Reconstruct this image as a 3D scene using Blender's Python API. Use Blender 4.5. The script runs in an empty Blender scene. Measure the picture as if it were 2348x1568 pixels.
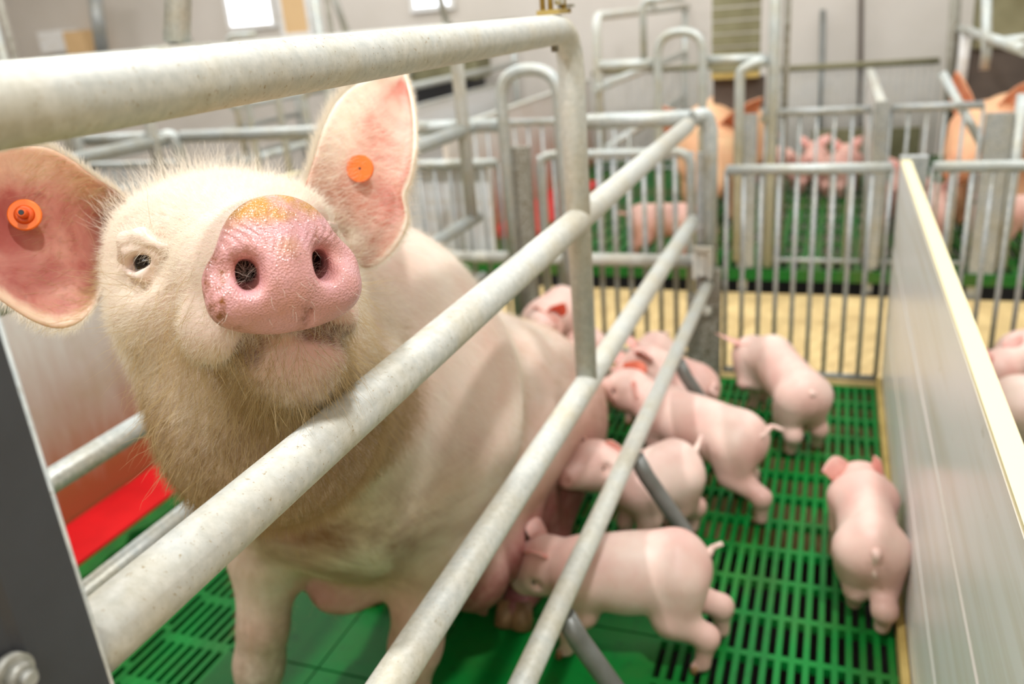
import bpy, math, random
import numpy as np
from mathutils import Vector, Matrix

S = bpy.context.scene
C = S.collection
rng = np.random.default_rng(7)
random.seed(7)

# ------------------------------------------------------------------ camera, light, exposure
FPX = 1942.0
_yw, _pt, _rl = [math.radians(v) for v in (-21.66, 20.87, -4.77)]
_fw = np.array([math.sin(_yw) * math.cos(_pt), math.cos(_yw) * math.cos(_pt), -math.sin(_pt)])
_r = np.array([math.cos(_yw), -math.sin(_yw), 0.0])
_u = np.cross(_r, _fw)
CR = _r * math.cos(_rl) + _u * math.sin(_rl)          # camera right
CU = -_r * math.sin(_rl) + _u * math.cos(_rl)         # camera up
CF = _fw                                              # camera forward
CO = np.array([0.0, 0.0, 1.0])

cam_data = bpy.data.cameras.new('camera')
cam_data.sensor_width = 36.0
cam_data.lens = 36.0 * FPX / 2348.0
cam_data.clip_start = 0.02
cam_data.dof.use_dof = True
cam_data.dof.focus_distance = 0.60
cam_data.dof.aperture_fstop = 4.6
cam_data.dof.aperture_blades = 9
cam = bpy.data.objects.new('camera', cam_data)
C.objects.link(cam)
m = Matrix.Identity(4)
for i in range(3):
    m[i][0], m[i][1], m[i][2], m[i][3] = CR[i], CU[i], -CF[i], CO[i]
cam.matrix_world = m
S.camera = cam

S.view_settings.view_transform = 'Standard'
S.view_settings.look = 'None'
S.view_settings.gamma = 1.0
S.view_settings.use_curve_mapping = False
S.view_settings.exposure = 0.22
S.cycles.use_denoising = True
S.cycles.use_adaptive_sampling = True
S.cycles.adaptive_threshold = 0.03
S.cycles.max_bounces = 6
S.cycles.diffuse_bounces = 4
S.cycles.glossy_bounces = 3
S.cycles.transmission_bounces = 3
S.cycles.caustics_reflective = False
S.cycles.caustics_refractive = False

world = bpy.data.worlds.new('world')
S.world = world
world.use_nodes = True
world.node_tree.nodes['Background'].inputs['Color'].default_value = (1.0, 0.96, 0.9, 1)
world.node_tree.nodes['Background'].inputs['Strength'].default_value = 0.25


def area(name, loc, size, energy, color, target=None, size_y=None):
    l = bpy.data.lights.new(name, 'AREA')
    l.energy = energy
    l.color = color
    l.size = size
    if size_y:
        l.shape = 'RECTANGLE'
        l.size_y = size_y
    o = bpy.data.objects.new(name, l)
    o.location = loc
    if target is not None:
        d = Vector(target) - Vector(loc)
        o.rotation_euler = d.to_track_quat('-Z', 'Y').to_euler()
    C.objects.link(o)
    return o


# strip lights under the barn ceiling: pens, aisle, far row; plus two added fill lights
area('ceiling_strip_light_left', (-1.30, -0.25, 3.3), 0.09, 50, (0.97, 0.98, 1.0), (-0.45, 1.0, 0.3), 0.09)
area('ceiling_strip_light_right', (0.50, 0.05, 3.3), 0.16, 47, (0.97, 0.98, 1.0), (-0.4, 1.1, 0.3), 0.18)
area('ceiling_strip_light_aisle', (0.0, 2.6, 2.5), 5.0, 58, (0.93, 0.97, 1.0), (0.0, 2.6, 0), 0.8)
area('ceiling_strip_light_far', (-1.0, 4.6, 2.5), 6.0, 50, (0.94, 0.97, 1.0), (-1.0, 4.6, 0), 0.8)
area('front_fill_light', (0.5, -2.1, 2.8), 2.4, 24, (0.95, 0.98, 1.0), (-0.4, 0.9, 0.5), 0.6)  # added frontal fill behind the camera, not a barn lamp


area('corner_fill_light', (-4.2, 3.0, 2.5), 3.0, 60, (0.97, 0.98, 1.0), (-4.2, 3.0, 0), 0.8)  # added fill to brighten the left background


# ------------------------------------------------------------------ pixel -> world helpers (photo frame 2348 x 1568)
def ray(px, py):
    return CR * (px - 1174.0) / FPX - CU * (py - 784.0) / FPX + CF


def at(px, py, depth):
    return CO + ray(px, py) * depth


def on(px, py, axis, val):
    d = ray(px, py)
    return CO + d * (val - CO[axis]) / d[axis]


def camv(x, y, z):                                     # camera-space vector (right, down, forward) -> world
    return CR * x - CU * y + CF * z


# ------------------------------------------------------------------ object helpers
def tag(o, label=None, cat=None, group=None, kind=None):
    if label:
        o['label'] = label
    if cat:
        o['category'] = cat
    if group:
        o['group'] = group
    if kind:
        o['kind'] = kind
    return o


def empty(name, loc=(0, 0, 0), rz=0.0, label=None, cat=None, group=None):
    o = bpy.data.objects.new(name, None)
    o.location = loc
    o.rotation_euler = (0, 0, rz)
    o.empty_display_size = 0.05
    C.objects.link(o)
    return tag(o, label, cat, group)


def copy_tree(o, parent=None):
    c = o.copy()
    C.objects.link(c)
    c.parent = parent
    for ch in list(o.children):
        copy_tree(ch, c)
    return c


def link(name, me, mat=None, parent=None, smooth=True):
    o = bpy.data.objects.new(name, me)
    C.objects.link(o)
    if mat is not None:
        me.materials.append(mat)
    if parent is not None:
        o.parent = parent
    if smooth:
        me.polygons.foreach_set('use_smooth', [True] * len(me.polygons))
    return o


class MB:
    def __init__(self):
        self.v, self.f, self.sm = [], [], []

    def box(self, c, s, rz=0.0):
        x, y, z = [k / 2.0 for k in s]
        ca, sa = math.cos(rz), math.sin(rz)
        b = len(self.v)
        for dx, dy, dz in ((-x, -y, -z), (x, -y, -z), (x, y, -z), (-x, y, -z), (-x, -y, z), (x, -y, z), (x, y, z), (-x, y, z)):
            self.v.append((c[0] + dx * ca - dy * sa, c[1] + dx * sa + dy * ca, c[2] + dz))
        for q in ((0, 3, 2, 1), (4, 5, 6, 7), (0, 1, 5, 4), (1, 2, 6, 5), (2, 3, 7, 6), (3, 0, 4, 7)):
            self.f.append([b + i for i in q])
            self.sm.append(False)
        return self

    def mm(self, a, b):
        return self.box([(a[i] + b[i]) / 2 for i in range(3)], [abs(b[i] - a[i]) for i in range(3)])

    def tube(self, pts, r, n=20, caps=True, closed=False):
        P = [Vector(p) for p in pts]
        R = r if isinstance(r, (list, tuple)) else [r] * len(P)
        N = len(P)
        t0 = (P[1] - P[0]).normalized()
        nrm = t0.orthogonal().normalized()
        base = len(self.v)
        for i in range(N):
            if i == 0:
                t = (P[1] - P[0]).normalized()
            elif i == N - 1:
                t = (P[-1] - P[-2]).normalized()
            else:
                t = ((P[i + 1] - P[i]).normalized() + (P[i] - P[i - 1]).normalized()).normalized()
            nrm = (nrm - t * nrm.dot(t)).normalized()
            bn = t.cross(nrm)
            for k in range(n):
                a = 2 * math.pi * k / n
                self.v.append(tuple(P[i] + (nrm * math.cos(a) + bn * math.sin(a)) * R[i]))
        for i in range(N - 1):
            for k in range(n):
                k2 = (k + 1) % n
                self.f.append([base + i * n + k, base + i * n + k2, base + (i + 1) * n + k2, base + (i + 1) * n + k])
                self.sm.append(True)
        if caps:
            self.f.append([base + k for k in range(n)][::-1])
            self.sm.append(False)
            self.f.append([base + (N - 1) * n + k for k in range(n)])
            self.sm.append(False)
        return self

    def prism(self, poly, a, b, axis=1):                # polygon in the two other axes, extruded along axis from a to b
        base = len(self.v)
        n = len(poly)
        for val in (a, b):
            for p in poly:
                q = [0, 0, 0]
                o = [k for k in range(3) if k != axis]
                q[axis] = val
                q[o[0]], q[o[1]] = p
                self.v.append(tuple(q))
        self.f.append([base + k for k in range(n)])
        self.f.append([base + n + k for k in range(n)][::-1])
        self.sm += [False, False]
        for k in range(n):
            k2 = (k + 1) % n
            self.f.append([base + k, base + n + k, base + n + k2, base + k2])
            self.sm.append(False)
        return self

    def build(self, name, mat=None, parent=None):
        me = bpy.data.meshes.new(name)
        me.from_pydata(self.v, [], self.f)
        me.update()
        import bmesh
        bm = bmesh.new()
        bm.from_mesh(me)
        bmesh.ops.recalc_face_normals(bm, faces=bm.faces)
        bm.to_mesh(me)
        bm.free()
        me.polygons.foreach_set('use_smooth', self.sm)
        return link(name, me, mat, parent, smooth=False)


def bent(pts, rad, seg=8):
    """polyline with its inner corners rounded to radius rad"""
    P = [Vector(p) for p in pts]
    out = [P[0]]
    for i in range(1, len(P) - 1):
        a, b, c = P[i - 1], P[i], P[i + 1]
        u, v = (a - b).normalized(), (c - b).normalized()
        ang = u.angle(v)
        d = min(rad / math.tan(ang / 2), (a - b).length * 0.49, (c - b).length * 0.49)
        s, e = b + u * d, b + v * d
        for k in range(seg + 1):
            t = k / seg
            out.append(s * (1 - t) ** 2 + b * 2 * t * (1 - t) + e * t * t)
    out.append(P[-1])
    return out


# ------------------------------------------------------------------ materials
def rgb(r, g, b):
    f = lambda c: (c / 255 / 12.92) if c <= 10 else ((c / 255 + 0.055) / 1.055) ** 2.4
    return (f(r), f(g), f(b), 1.0)


class Mat:
    def __init__(self, name, color=(0.8, 0.8, 0.8, 1), rough=0.5, metal=0.0, **kw):
        self.m = bpy.data.materials.new(name)
        self.m.use_nodes = True
        self.nt = self.m.node_tree
        self.b = self.nt.nodes['Principled BSDF']
        self.b.inputs['Base Color'].default_value = color
        self.b.inputs['Roughness'].default_value = rough
        self.b.inputs['Metallic'].default_value = metal
        for k, v in kw.items():
            self.b.inputs[k.replace('_', ' ')].default_value = v
        self.coord = None

    def node(self, t, **kw):
        n = self.nt.nodes.new(t)
        for k, v in kw.items():
            if k in n.inputs.keys() if hasattr(n.inputs, 'keys') else False:
                n.inputs[k].default_value = v
            else:
                setattr(n, k, v)
        return n

    def L(self, a, b):
        self.nt.links.new(a, b)

    def pos(self, scale=(1, 1, 1), world=False):
        if world:
            g = self.node('ShaderNodeNewGeometry').outputs['Position']
        else:
            g = self.node('ShaderNodeTexCoord').outputs['Object']
        mp = self.node('ShaderNodeMapping')
        mp.inputs['Scale'].default_value = scale
        self.L(g, mp.inputs['Vector'])
        return mp.outputs['Vector']

    def noise(self, vec, scale, detail=4.0, rough=0.55, dist=0.0):
        n = self.node('ShaderNodeTexNoise')
        n.inputs['Scale'].default_value = scale
        n.inputs['Detail'].default_value = detail
        n.inputs['Roughness'].default_value = rough
        n.inputs['Distortion'].default_value = dist
        self.L(vec, n.inputs['Vector'])
        return n.outputs['Fac']

    def ramp(self, fac, a, b, c0=(0, 0, 0, 1), c1=(1, 1, 1, 1)):
        r = self.node('ShaderNodeValToRGB')
        r.color_ramp.elements[0].position = a
        r.color_ramp.elements[1].position = b
        r.color_ramp.elements[0].color = c0
        r.color_ramp.elements[1].color = c1
        self.L(fac, r.inputs['Fac'])
        return r.outputs['Color']

    def mix(self, fac, a, b, mode='MIX'):
        n = self.node('ShaderNodeMix')
        n.data_type = 'RGBA'
        n.blend_type = mode
        for s, v in ((n.inputs[0], fac), (n.inputs[6], a), (n.inputs[7], b)):
            if isinstance(v, (int, float)):
                s.default_value = v
            elif isinstance(v, tuple):
                s.default_value = v
            else:
                self.L(v, s)
        return n.outputs[2]

    def math(self, op, a, b=0.0, clamp=False):
        n = self.node('ShaderNodeMath')
        n.operation = op
        n.use_clamp = clamp
        for i, v in enumerate((a, b)):
            if isinstance(v, (int, float)):
                n.inputs[i].default_value = v
            else:
                self.L(v, n.inputs[i])
        return n.outputs[0]

    def attr(self, name):
        n = self.node('ShaderNodeAttribute')
        n.attribute_name = name
        return n.outputs['Fac']

    def color(self, sock):
        self.L(sock, self.b.inputs['Base Color'])

    def bump(self, height, strength=0.3, dist=0.002):
        n = self.node('ShaderNodeBump')
        n.inputs['Strength'].default_value = strength
        n.inputs['Distance'].default_value = dist
        self.L(height, n.inputs['Height'])
        self.L(n.outputs['Normal'], self.b.inputs['Normal'])


def galvanised(name, base, stain, dark, rough=0.45, metal=0.25, amount=0.5):
    M = Mat(name, base, rough, metal)
    p = M.pos(world=True)
    n1 = M.noise(p, 14, 5, 0.6)
    c = M.mix(M.ramp(n1, 0.48 - 0.1 * amount, 0.75), base, stain)
    n2 = M.noise(p, 260, 3, 0.7)
    c = M.mix(M.ramp(n2, 0.62, 0.70), c, dark)
    n3 = M.noise(p, 120, 4, 0.6)
    c = M.mix(M.ramp(n3, 0.35, 0.75, (0, 0, 0, 1), (0.5, 0.5, 0.5, 1)), c, rgb(240, 238, 228))
    n4 = M.noise(p, 3.0, 3, 0.6)
    c = M.mix(M.ramp(n4, 0.5, 0.8, (0, 0, 0, 1), (0.45, 0.45, 0.45, 1)), c, dark)
    M.color(c)
    M.bump(n2, 0.25, 0.0006)
    return M.m


M_pipe = galvanised('galvanised_pipe', rgb(196, 199, 192), rgb(198, 190, 164), rgb(150, 128, 84), 0.55, 0.12)
M_pipe2 = galvanised('galvanised_pipe_clean', rgb(176, 184, 182), rgb(172, 168, 146), rgb(118, 112, 86), 0.42, 0.3)
M_steel = galvanised('grey_steel', rgb(150, 156, 158), rgb(150, 146, 128), rgb(96, 92, 74), 0.45, 0.3)

M_rusty = galvanised('grimy_steel', rgb(112, 106, 86), rgb(96, 82, 50), rgb(52, 42, 24), 0.6, 0.1)


def plastic_green(name, base, dirt):
    M = Mat(name, base, 0.5)
    M.b.inputs['Specular IOR Level'].default_value = 0.25
    p = M.pos(world=True)
    n1 = M.noise(p, 5.0, 5, 0.6)
    c = M.mix(M.ramp(n1, 0.45, 0.75), base, dirt)
    n2 = M.noise(p, 45, 4, 0.6)
    c = M.mix(M.ramp(n2, 0.55, 0.8, (0, 0, 0, 1), (0.6, 0.6, 0.6, 1)), c, rgb(20, 70, 30))
    M.color(c)
    M.bump(n2, 0.15, 0.001)
    return M.m


M_green = plastic_green('green_plastic', rgb(2, 122, 44), rgb(50, 112, 44))
M_green_old = plastic_green('green_plastic_dirty_shaded', rgb(20, 100, 34), rgb(92, 94, 50))


def panel_mat(name, base, stain):
    M = Mat(name, base, 0.28)
    p = M.pos((1.0, 0.25, 6.0), world=True)
    n1 = M.noise(p, 6.0, 4, 0.6)
    c = M.mix(M.ramp(n1, 0.42, 0.72), base, stain)
    n2 = M.noise(M.pos(world=True), 22, 4, 0.7)
    c = M.mix(M.ramp(n2, 0.66, 0.8), c, rgb(176, 166, 140))
    M.color(c)
    return M.m


M_panel = panel_mat('white_pvc', rgb(240, 240, 238), rgb(224, 218, 206))
M_cream = Mat('cream_edge', rgb(238, 226, 180), 0.45).m


def brown_panel():
    M = Mat('soiled_pvc', rgb(222, 214, 204), 0.4)
    sep = M.node('ShaderNodeSeparateXYZ')
    M.L(M.pos(world=True), sep.inputs[0])
    n = M.noise(M.pos((6, 6, 1.2), world=True), 4.0, 5, 0.65)
    h = M.math('ADD', sep.outputs['Z'], M.math('MULTIPLY', M.math('SUBTRACT', n, 0.5), 0.30))
    c = M.mix(M.ramp(h, 0.10, 0.50), rgb(168, 104, 66), rgb(224, 216, 208))
    n2 = M.noise(M.pos(world=True), 8.0, 4, 0.6)
    c = M.mix(M.ramp(n2, 0.52, 0.8, (0, 0, 0, 1), (0.5, 0.5, 0.5, 1)), c, rgb(178, 150, 110))
    M.color(c)
    return M.m


M_soiled = brown_panel()


def simple(name, c, c2, scale, rough=0.6, metal=0.0):
    M = Mat(name, c, rough, metal)
    n = M.noise(M.pos(world=True), scale, 5, 0.6)
    M.color(M.mix(M.ramp(n, 0.35, 0.7), c, c2))
    return M.m


M_dark = simple('dark_grey_steel', rgb(128, 130, 126), rgb(104, 104, 96), 16.0, 0.4, 0.3)
M_post = simple('dark_grey_post', rgb(78, 81, 86), rgb(66, 66, 68), 7.0, 0.5, 0.2)
M_wall = simple('barn_wall', rgb(214, 206, 196), rgb(202, 194, 182), 1.3, 0.7)
M_ceil = simple('barn_ceiling', rgb(232, 228, 220), rgb(222, 218, 210), 2.0, 0.8)
M_tan = simple('sawdust_concrete', rgb(224, 196, 138), rgb(200, 170, 116), 9.0, 0.85)
M_void = simple('slurry_pit', rgb(14, 13, 10), rgb(24, 20, 14), 6.0, 0.9)
M_red = simple('red_plastic', rgb(226, 24, 32), rgb(198, 16, 24), 6.0, 0.35)
M_rubber = simple('green_rubber', rgb(10, 110, 32), rgb(6, 84, 24), 30.0, 0.6)
M_olive = simple('olive_boards', rgb(136, 132, 100), rgb(112, 106, 74), 7.0, 0.7)
M_brownbox = simple('brown_shade', rgb(92, 80, 70), rgb(70, 60, 52), 6.0, 0.7)
M_black = simple('black_plastic', rgb(34, 34, 36), rgb(26, 26, 28), 10.0, 0.5)
M_orange = Mat('orange_plastic', rgb(240, 112, 18), 0.42, Subsurface_Weight=0.0).m
M_orange2 = Mat('orange_plastic_inner', rgb(216, 84, 12), 0.5).m
M_eye = Mat('eye_dark', rgb(18, 10, 8), 0.08).m
M_hoof = simple('hoof_horn', rgb(170, 130, 90), rgb(120, 88, 60), 40.0, 0.5)
M_yellow = simple('ochre_board', rgb(196, 170, 100), rgb(160, 136, 70), 12.0, 0.7)
M_tanboard = simple('tan_board', rgb(226, 190, 140), rgb(214, 178, 128), 3.0, 0.7)
Mw = Mat('daylight_window', rgb(240, 244, 255), 0.3)
Mw.b.inputs['Emission Color'].default_value = (0.93, 0.96, 1.0, 1)
Mw.b.inputs['Emission Strength'].default_value = 1.6
M_window = Mw.m


# ------------------------------------------------------------------ implicit surfaces: smooth-blended bodies meshed by surface nets
def smin(a, b, k):
    if k <= 0:
        return np.minimum(a, b)
    h = np.maximum(k - np.abs(a - b), 0.0) / k
    return np.minimum(a, b) - h * h * k * 0.25


class Field:
    def __init__(self, xs, ys, zs):
        self.ax = [np.asarray(a, np.float32) for a in (xs, ys, zs)]
        self.D = np.full([len(a) for a in self.ax], 1.0, np.float32)

    def block(self, lo, hi):
        sl = []
        for a, l, h in zip(self.ax, lo, hi):
            i, j = np.searchsorted(a, l), np.searchsorted(a, h)
            sl.append(slice(max(i - 1, 0), min(j + 1, len(a))))
        g = np.meshgrid(*[a[s] for a, s in zip(self.ax, sl)], indexing='ij', sparse=True)
        return tuple(sl), g

    def put(self, d, sl, k, mode):
        D = self.D[sl]
        if mode == 'sub':
            self.D[sl] = -smin(-D, d, k)
        else:
            self.D[sl] = smin(D, d, k)

    def cone(self, a, b, ra, rb, k=0.03, mode='add', m=0.07):
        a, b = np.asarray(a, float), np.asarray(b, float)
        R = max(ra, rb) + m
        sl, (X, Y, Z) = self.block(np.minimum(a, b) - R, np.maximum(a, b) + R)
        if min(s.stop - s.start for s in sl) <= 0:
            return
        v = b - a
        t = np.clip(((X - a[0]) * v[0] + (Y - a[1]) * v[1] + (Z - a[2]) * v[2]) / (v @ v + 1e-12), 0, 1)
        d = np.sqrt((X - a[0] - t * v[0]) ** 2 + (Y - a[1] - t * v[1]) ** 2 + (Z - a[2] - t * v[2]) ** 2) - (ra + t * (rb - ra))
        self.put(d.astype(np.float32), sl, k, mode)

    def chain(self, pts, rs, k=0.03, mode='add', m=0.07):
        for i in range(len(pts) - 1):
            self.cone(pts[i], pts[i + 1], rs[i], rs[i + 1], k if i == 0 else min(k, 0.012 + rs[i] * 0.3), mode, m)

    def ball(self, c, r, k=0.03, mode='add'):
        c = np.asarray(c, float)
        self.cone(c, c + np.array([0, 0, 1e-4]), r, r, k, mode)

    def ell(self, c, rad, axes=None, k=0.03, mode='add', m=0.07):
        c = np.asarray(c, float)
        A = np.eye(3) if axes is None else np.array(axes, float)
        ext = np.sqrt(((A.T * np.array(rad)) ** 2).sum(1)) + m
        sl, (X, Y, Z) = self.block(c - ext, c + ext)
        if min(s.stop - s.start for s in sl) <= 0:
            return
        x, y, z = X - c[0], Y - c[1], Z - c[2]
        k0 = k1 = 0
        for i in range(3):
            q = x * A[i][0] + y * A[i][1] + z * A[i][2]
            k0 = k0 + (q / rad[i]) ** 2
            k1 = k1 + (q / rad[i] ** 2) ** 2
        k0 = np.sqrt(k0)
        d = k0 * (k0 - 1) / (np.sqrt(k1) + 1e-9)
        self.put(d.astype(np.float32), sl, k, mode)

    def mesh(self):
        """naive surface nets on the (non-uniform) grid"""
        D = self.D
        nx, ny, nz = D.shape
        I = D < 0
        # active cells
        cnt = np.zeros((nx - 1, ny - 1, nz - 1), np.int8)
        for i in (0, 1):
            for j in (0, 1):
                for k in (0, 1):
                    cnt += I[i:nx - 1 + i, j:ny - 1 + j, k:nz - 1 + k]
        act = (cnt > 0) & (cnt < 8)
        ci, cj, ck = np.nonzero(act)
        idx = np.full(act.shape, -1, np.int32)
        idx[ci, cj, ck] = np.arange(len(ci))
        acc = np.zeros((len(ci), 3))
        w = np.zeros(len(ci))
        X, Y, Z = self.ax
        corners = [(i, j, k) for i in (0, 1) for j in (0, 1) for k in (0, 1)]
        for p in corners:
            for ax in range(3):
                if p[ax] == 1:
                    continue
                q = list(p)
                q[ax] = 1
                d0 = D[ci + p[0], cj + p[1], ck + p[2]].astype(float)
                d1 = D[ci + q[0], cj + q[1], ck + q[2]].astype(float)
                s = (d0 < 0) != (d1 < 0)
                t = np.where(s, d0 / np.where(d0 == d1, 1, d0 - d1), 0)
                A = np.stack([X[ci + p[0]], Y[cj + p[1]], Z[ck + p[2]]], 1)
                B = np.stack([X[ci + q[0]], Y[cj + q[1]], Z[ck + q[2]]], 1)
                acc += np.where(s[:, None], A + (B - A) * t[:, None], 0)
                w += s
        V = acc / w[:, None]
        quads = []
        for ax in range(3):
            o = [a for a in range(3) if a != ax]
            sl0 = [slice(None)] * 3
            sl1 = [slice(None)] * 3
            sl0[ax], sl1[ax] = slice(0, -1), slice(1, None)
            a, b = I[tuple(sl0)], I[tuple(sl1)]
            ch = a != b
            e = list(np.nonzero(ch))
            keep = np.ones(len(e[0]), bool)
            for u in o:
                keep &= (e[u] > 0) & (e[u] < D.shape[u] - 1)
            e = [x[keep] for x in e]
            ins = a[tuple(e)]

            def cell(du, dv):
                c = [x.copy() for x in e]
                c[o[0]] -= du
                c[o[1]] -= dv
                return idx[tuple(c)]
            q = np.stack([cell(0, 0), cell(1, 0), cell(1, 1), cell(0, 1)], 1)
            flip = ins if ax != 1 else ~ins
            q[flip] = q[flip][:, ::-1]
            q = q[:, ::-1]
            quads.append(q)
        Q = np.concatenate(quads)
        return V, Q[(Q >= 0).all(1)]


def vnormals(V, Q):
    n = np.cross(V[Q[:, 2]] - V[Q[:, 0]], V[Q[:, 3]] - V[Q[:, 1]])
    N = np.zeros_like(V)
    for k in range(4):
        for c in range(3):
            N[:, c] += np.bincount(Q[:, k], n[:, c], len(V))
    return N / (np.linalg.norm(N, axis=1, keepdims=True) + 1e-12)


def relax(V, Q, it=2, f=0.5, mask=None):
    for _ in range(it):
        A = np.zeros_like(V)
        w = np.zeros(len(V))
        for a, b in ((0, 1), (1, 2), (2, 3), (3, 0)):
            for p, q in ((a, b), (b, a)):
                for c in range(3):
                    A[:, c] += np.bincount(Q[:, p], V[Q[:, q], c], len(V))
                w += np.bincount(Q[:, p], minlength=len(V))
        T = A / np.maximum(w, 1)[:, None]
        g = f if mask is None else f * mask[:, None]
        V = V + (T - V) * g
    return V


def np_mesh(name, V, Q, mat=None, parent=None):
    me = bpy.data.meshes.new(name)
    me.vertices.add(len(V))
    me.vertices.foreach_set('co', V.astype(np.float32).ravel())
    me.loops.add(Q.size)
    me.loops.foreach_set('vertex_index', Q.astype(np.int32).ravel())
    me.polygons.add(len(Q))
    me.polygons.foreach_set('loop_start', np.arange(0, Q.size, 4, dtype=np.int32))
    me.update(calc_edges=True)
    me.validate()
    return link(name, me, mat, parent)


def fattr(me, name, vals):
    a = me.attributes.new(name, 'FLOAT', 'POINT')
    a.data.foreach_set('value', np.asarray(vals, np.float32))


def smooth01(x, a, b):
    t = np.clip((x - a) / (b - a), 0, 1)
    return t * t * (3 - 2 * t)


def sheet(name, Lp, Rp, bulge, mat, parent=None, thick=0.004, nu=28, nv=20, tipround=True):
    """leaf-shaped skin flap (an ear) between two edge curves given as lists of 3-D points from base to tip; bulge = cup vector"""
    def samp(P, t):
        P = np.asarray(P, float)
        s = np.linspace(0, 1, len(P))
        # catmull style smoothing through resampling
        x = t * (len(P) - 1)
        i = int(min(max(math.floor(x), 0), len(P) - 2))
        f = x - i
        p0, p1, p2, p3 = P[max(i - 1, 0)], P[i], P[i + 1], P[min(i + 2, len(P) - 1)]
        return 0.5 * ((2 * p1) + (-p0 + p2) * f + (2 * p0 - 5 * p1 + 4 * p2 - p3) * f * f + (-p0 + 3 * p1 - 3 * p2 + p3) * f ** 3)
    V, F = [], []
    bulge = np.asarray(bulge, float)
    for i in range(nu + 1):
        t = i / nu
        l, r = samp(Lp, t), samp(Rp, t)
        w = np.linalg.norm(r - l)
        for j in range(nv + 1):
            s = j / nv
            p = l * (1 - s) + r * s
            V.append(p + bulge * (4 * s * (1 - s)) * min(1.0, w / 0.06) * (1.0 + 0.9 * math.exp(-(t / 0.3) ** 2) - 0.35 * t))
    V = np.array(V)
    for i in range(nu):
        for j in range(nv):
            a = i * (nv + 1) + j
            F.append([a, a + 1, a + nv + 2, a + nv + 1])
    F = np.array(F)
    o = np_mesh(name, V, F, mat, parent)
    ii, jj = np.meshgrid(np.arange(nu + 1) / nu, np.arange(nv + 1) / nv, indexing='ij')
    fattr(o.data, 'rim', np.clip(1 - smooth01(jj, 0.08, 0.34) + 1 - smooth01(1 - jj, 0.02, 0.12) + smooth01(ii, 0.86, 1.0), 0, 1).ravel())
    fattr(o.data, 'root', (1 - smooth01(ii, 0.05, 0.42)).ravel())
    md = o.modifiers.new('thickness', 'SOLIDIFY')
    md.thickness = thick
    md.offset = 0.0
    md = o.modifiers.new('round', 'SUBSURF')
    md.levels = md.render_levels = 1
    return o, V.reshape(nu + 1, nv + 1, 3)


def hairs(name, roots, dirs, lens, curl, rad, mat, parent, seg=4, grav=0.25, inv=None):
    N = len(roots)
    cu = bpy.data.hair_curves.new(name)
    cu.add_curves([seg] * N)
    t = np.linspace(0, 1, seg)
    P = np.zeros((N, seg, 3))
    p = roots.copy()
    d = dirs / np.linalg.norm(dirs, axis=1, keepdims=True)
    P[:, 0] = p
    for i in range(1, seg):
        d = d + curl[:, None] * rng.normal(size=(N, 3)) + np.array([0, 0, -grav / seg])
        d /= np.linalg.norm(d, axis=1, keepdims=True)
        p = p + d * (lens / (seg - 1))[:, None]
        P[:, i] = p
    cu.attributes['position'].data.foreach_set('vector', P.astype(np.float32).ravel())
    ra = cu.attributes.get('radius') or cu.attributes.new('radius', 'FLOAT', 'POINT')
    R = np.asarray(rad)[:, None] * (1.0 - 0.8 * t[None, :] ** 1.5)
    ra.data.foreach_set('value', R.astype(np.float32).ravel())
    o = bpy.data.objects.new(name, cu)
    cu.materials.append(mat)
    C.objects.link(o)
    o.parent = parent
    o['kind'] = 'stuff'
    return o


def scatter(V, Q, N, weight=None):
    """area-weighted random points on quads -> positions, quad ids"""
    a = np.cross(V[Q[:, 2]] - V[Q[:, 0]], V[Q[:, 3]] - V[Q[:, 1]])
    ar = np.linalg.norm(a, axis=1)
    nr = a / (ar[:, None] + 1e-12)
    if weight is not None:
        ar = ar * weight
    c = np.cumsum(ar)
    q = np.searchsorted(c, rng.random(N) * c[-1])
    u, v = rng.random(N)[:, None], rng.random(N)[:, None]
    T = V[Q[q]]
    P = T[:, 0] * (1 - u) * (1 - v) + T[:, 1] * u * (1 - v) + T[:, 2] * u * v + T[:, 3] * (1 - u) * v
    return P, nr[q], q


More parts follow.
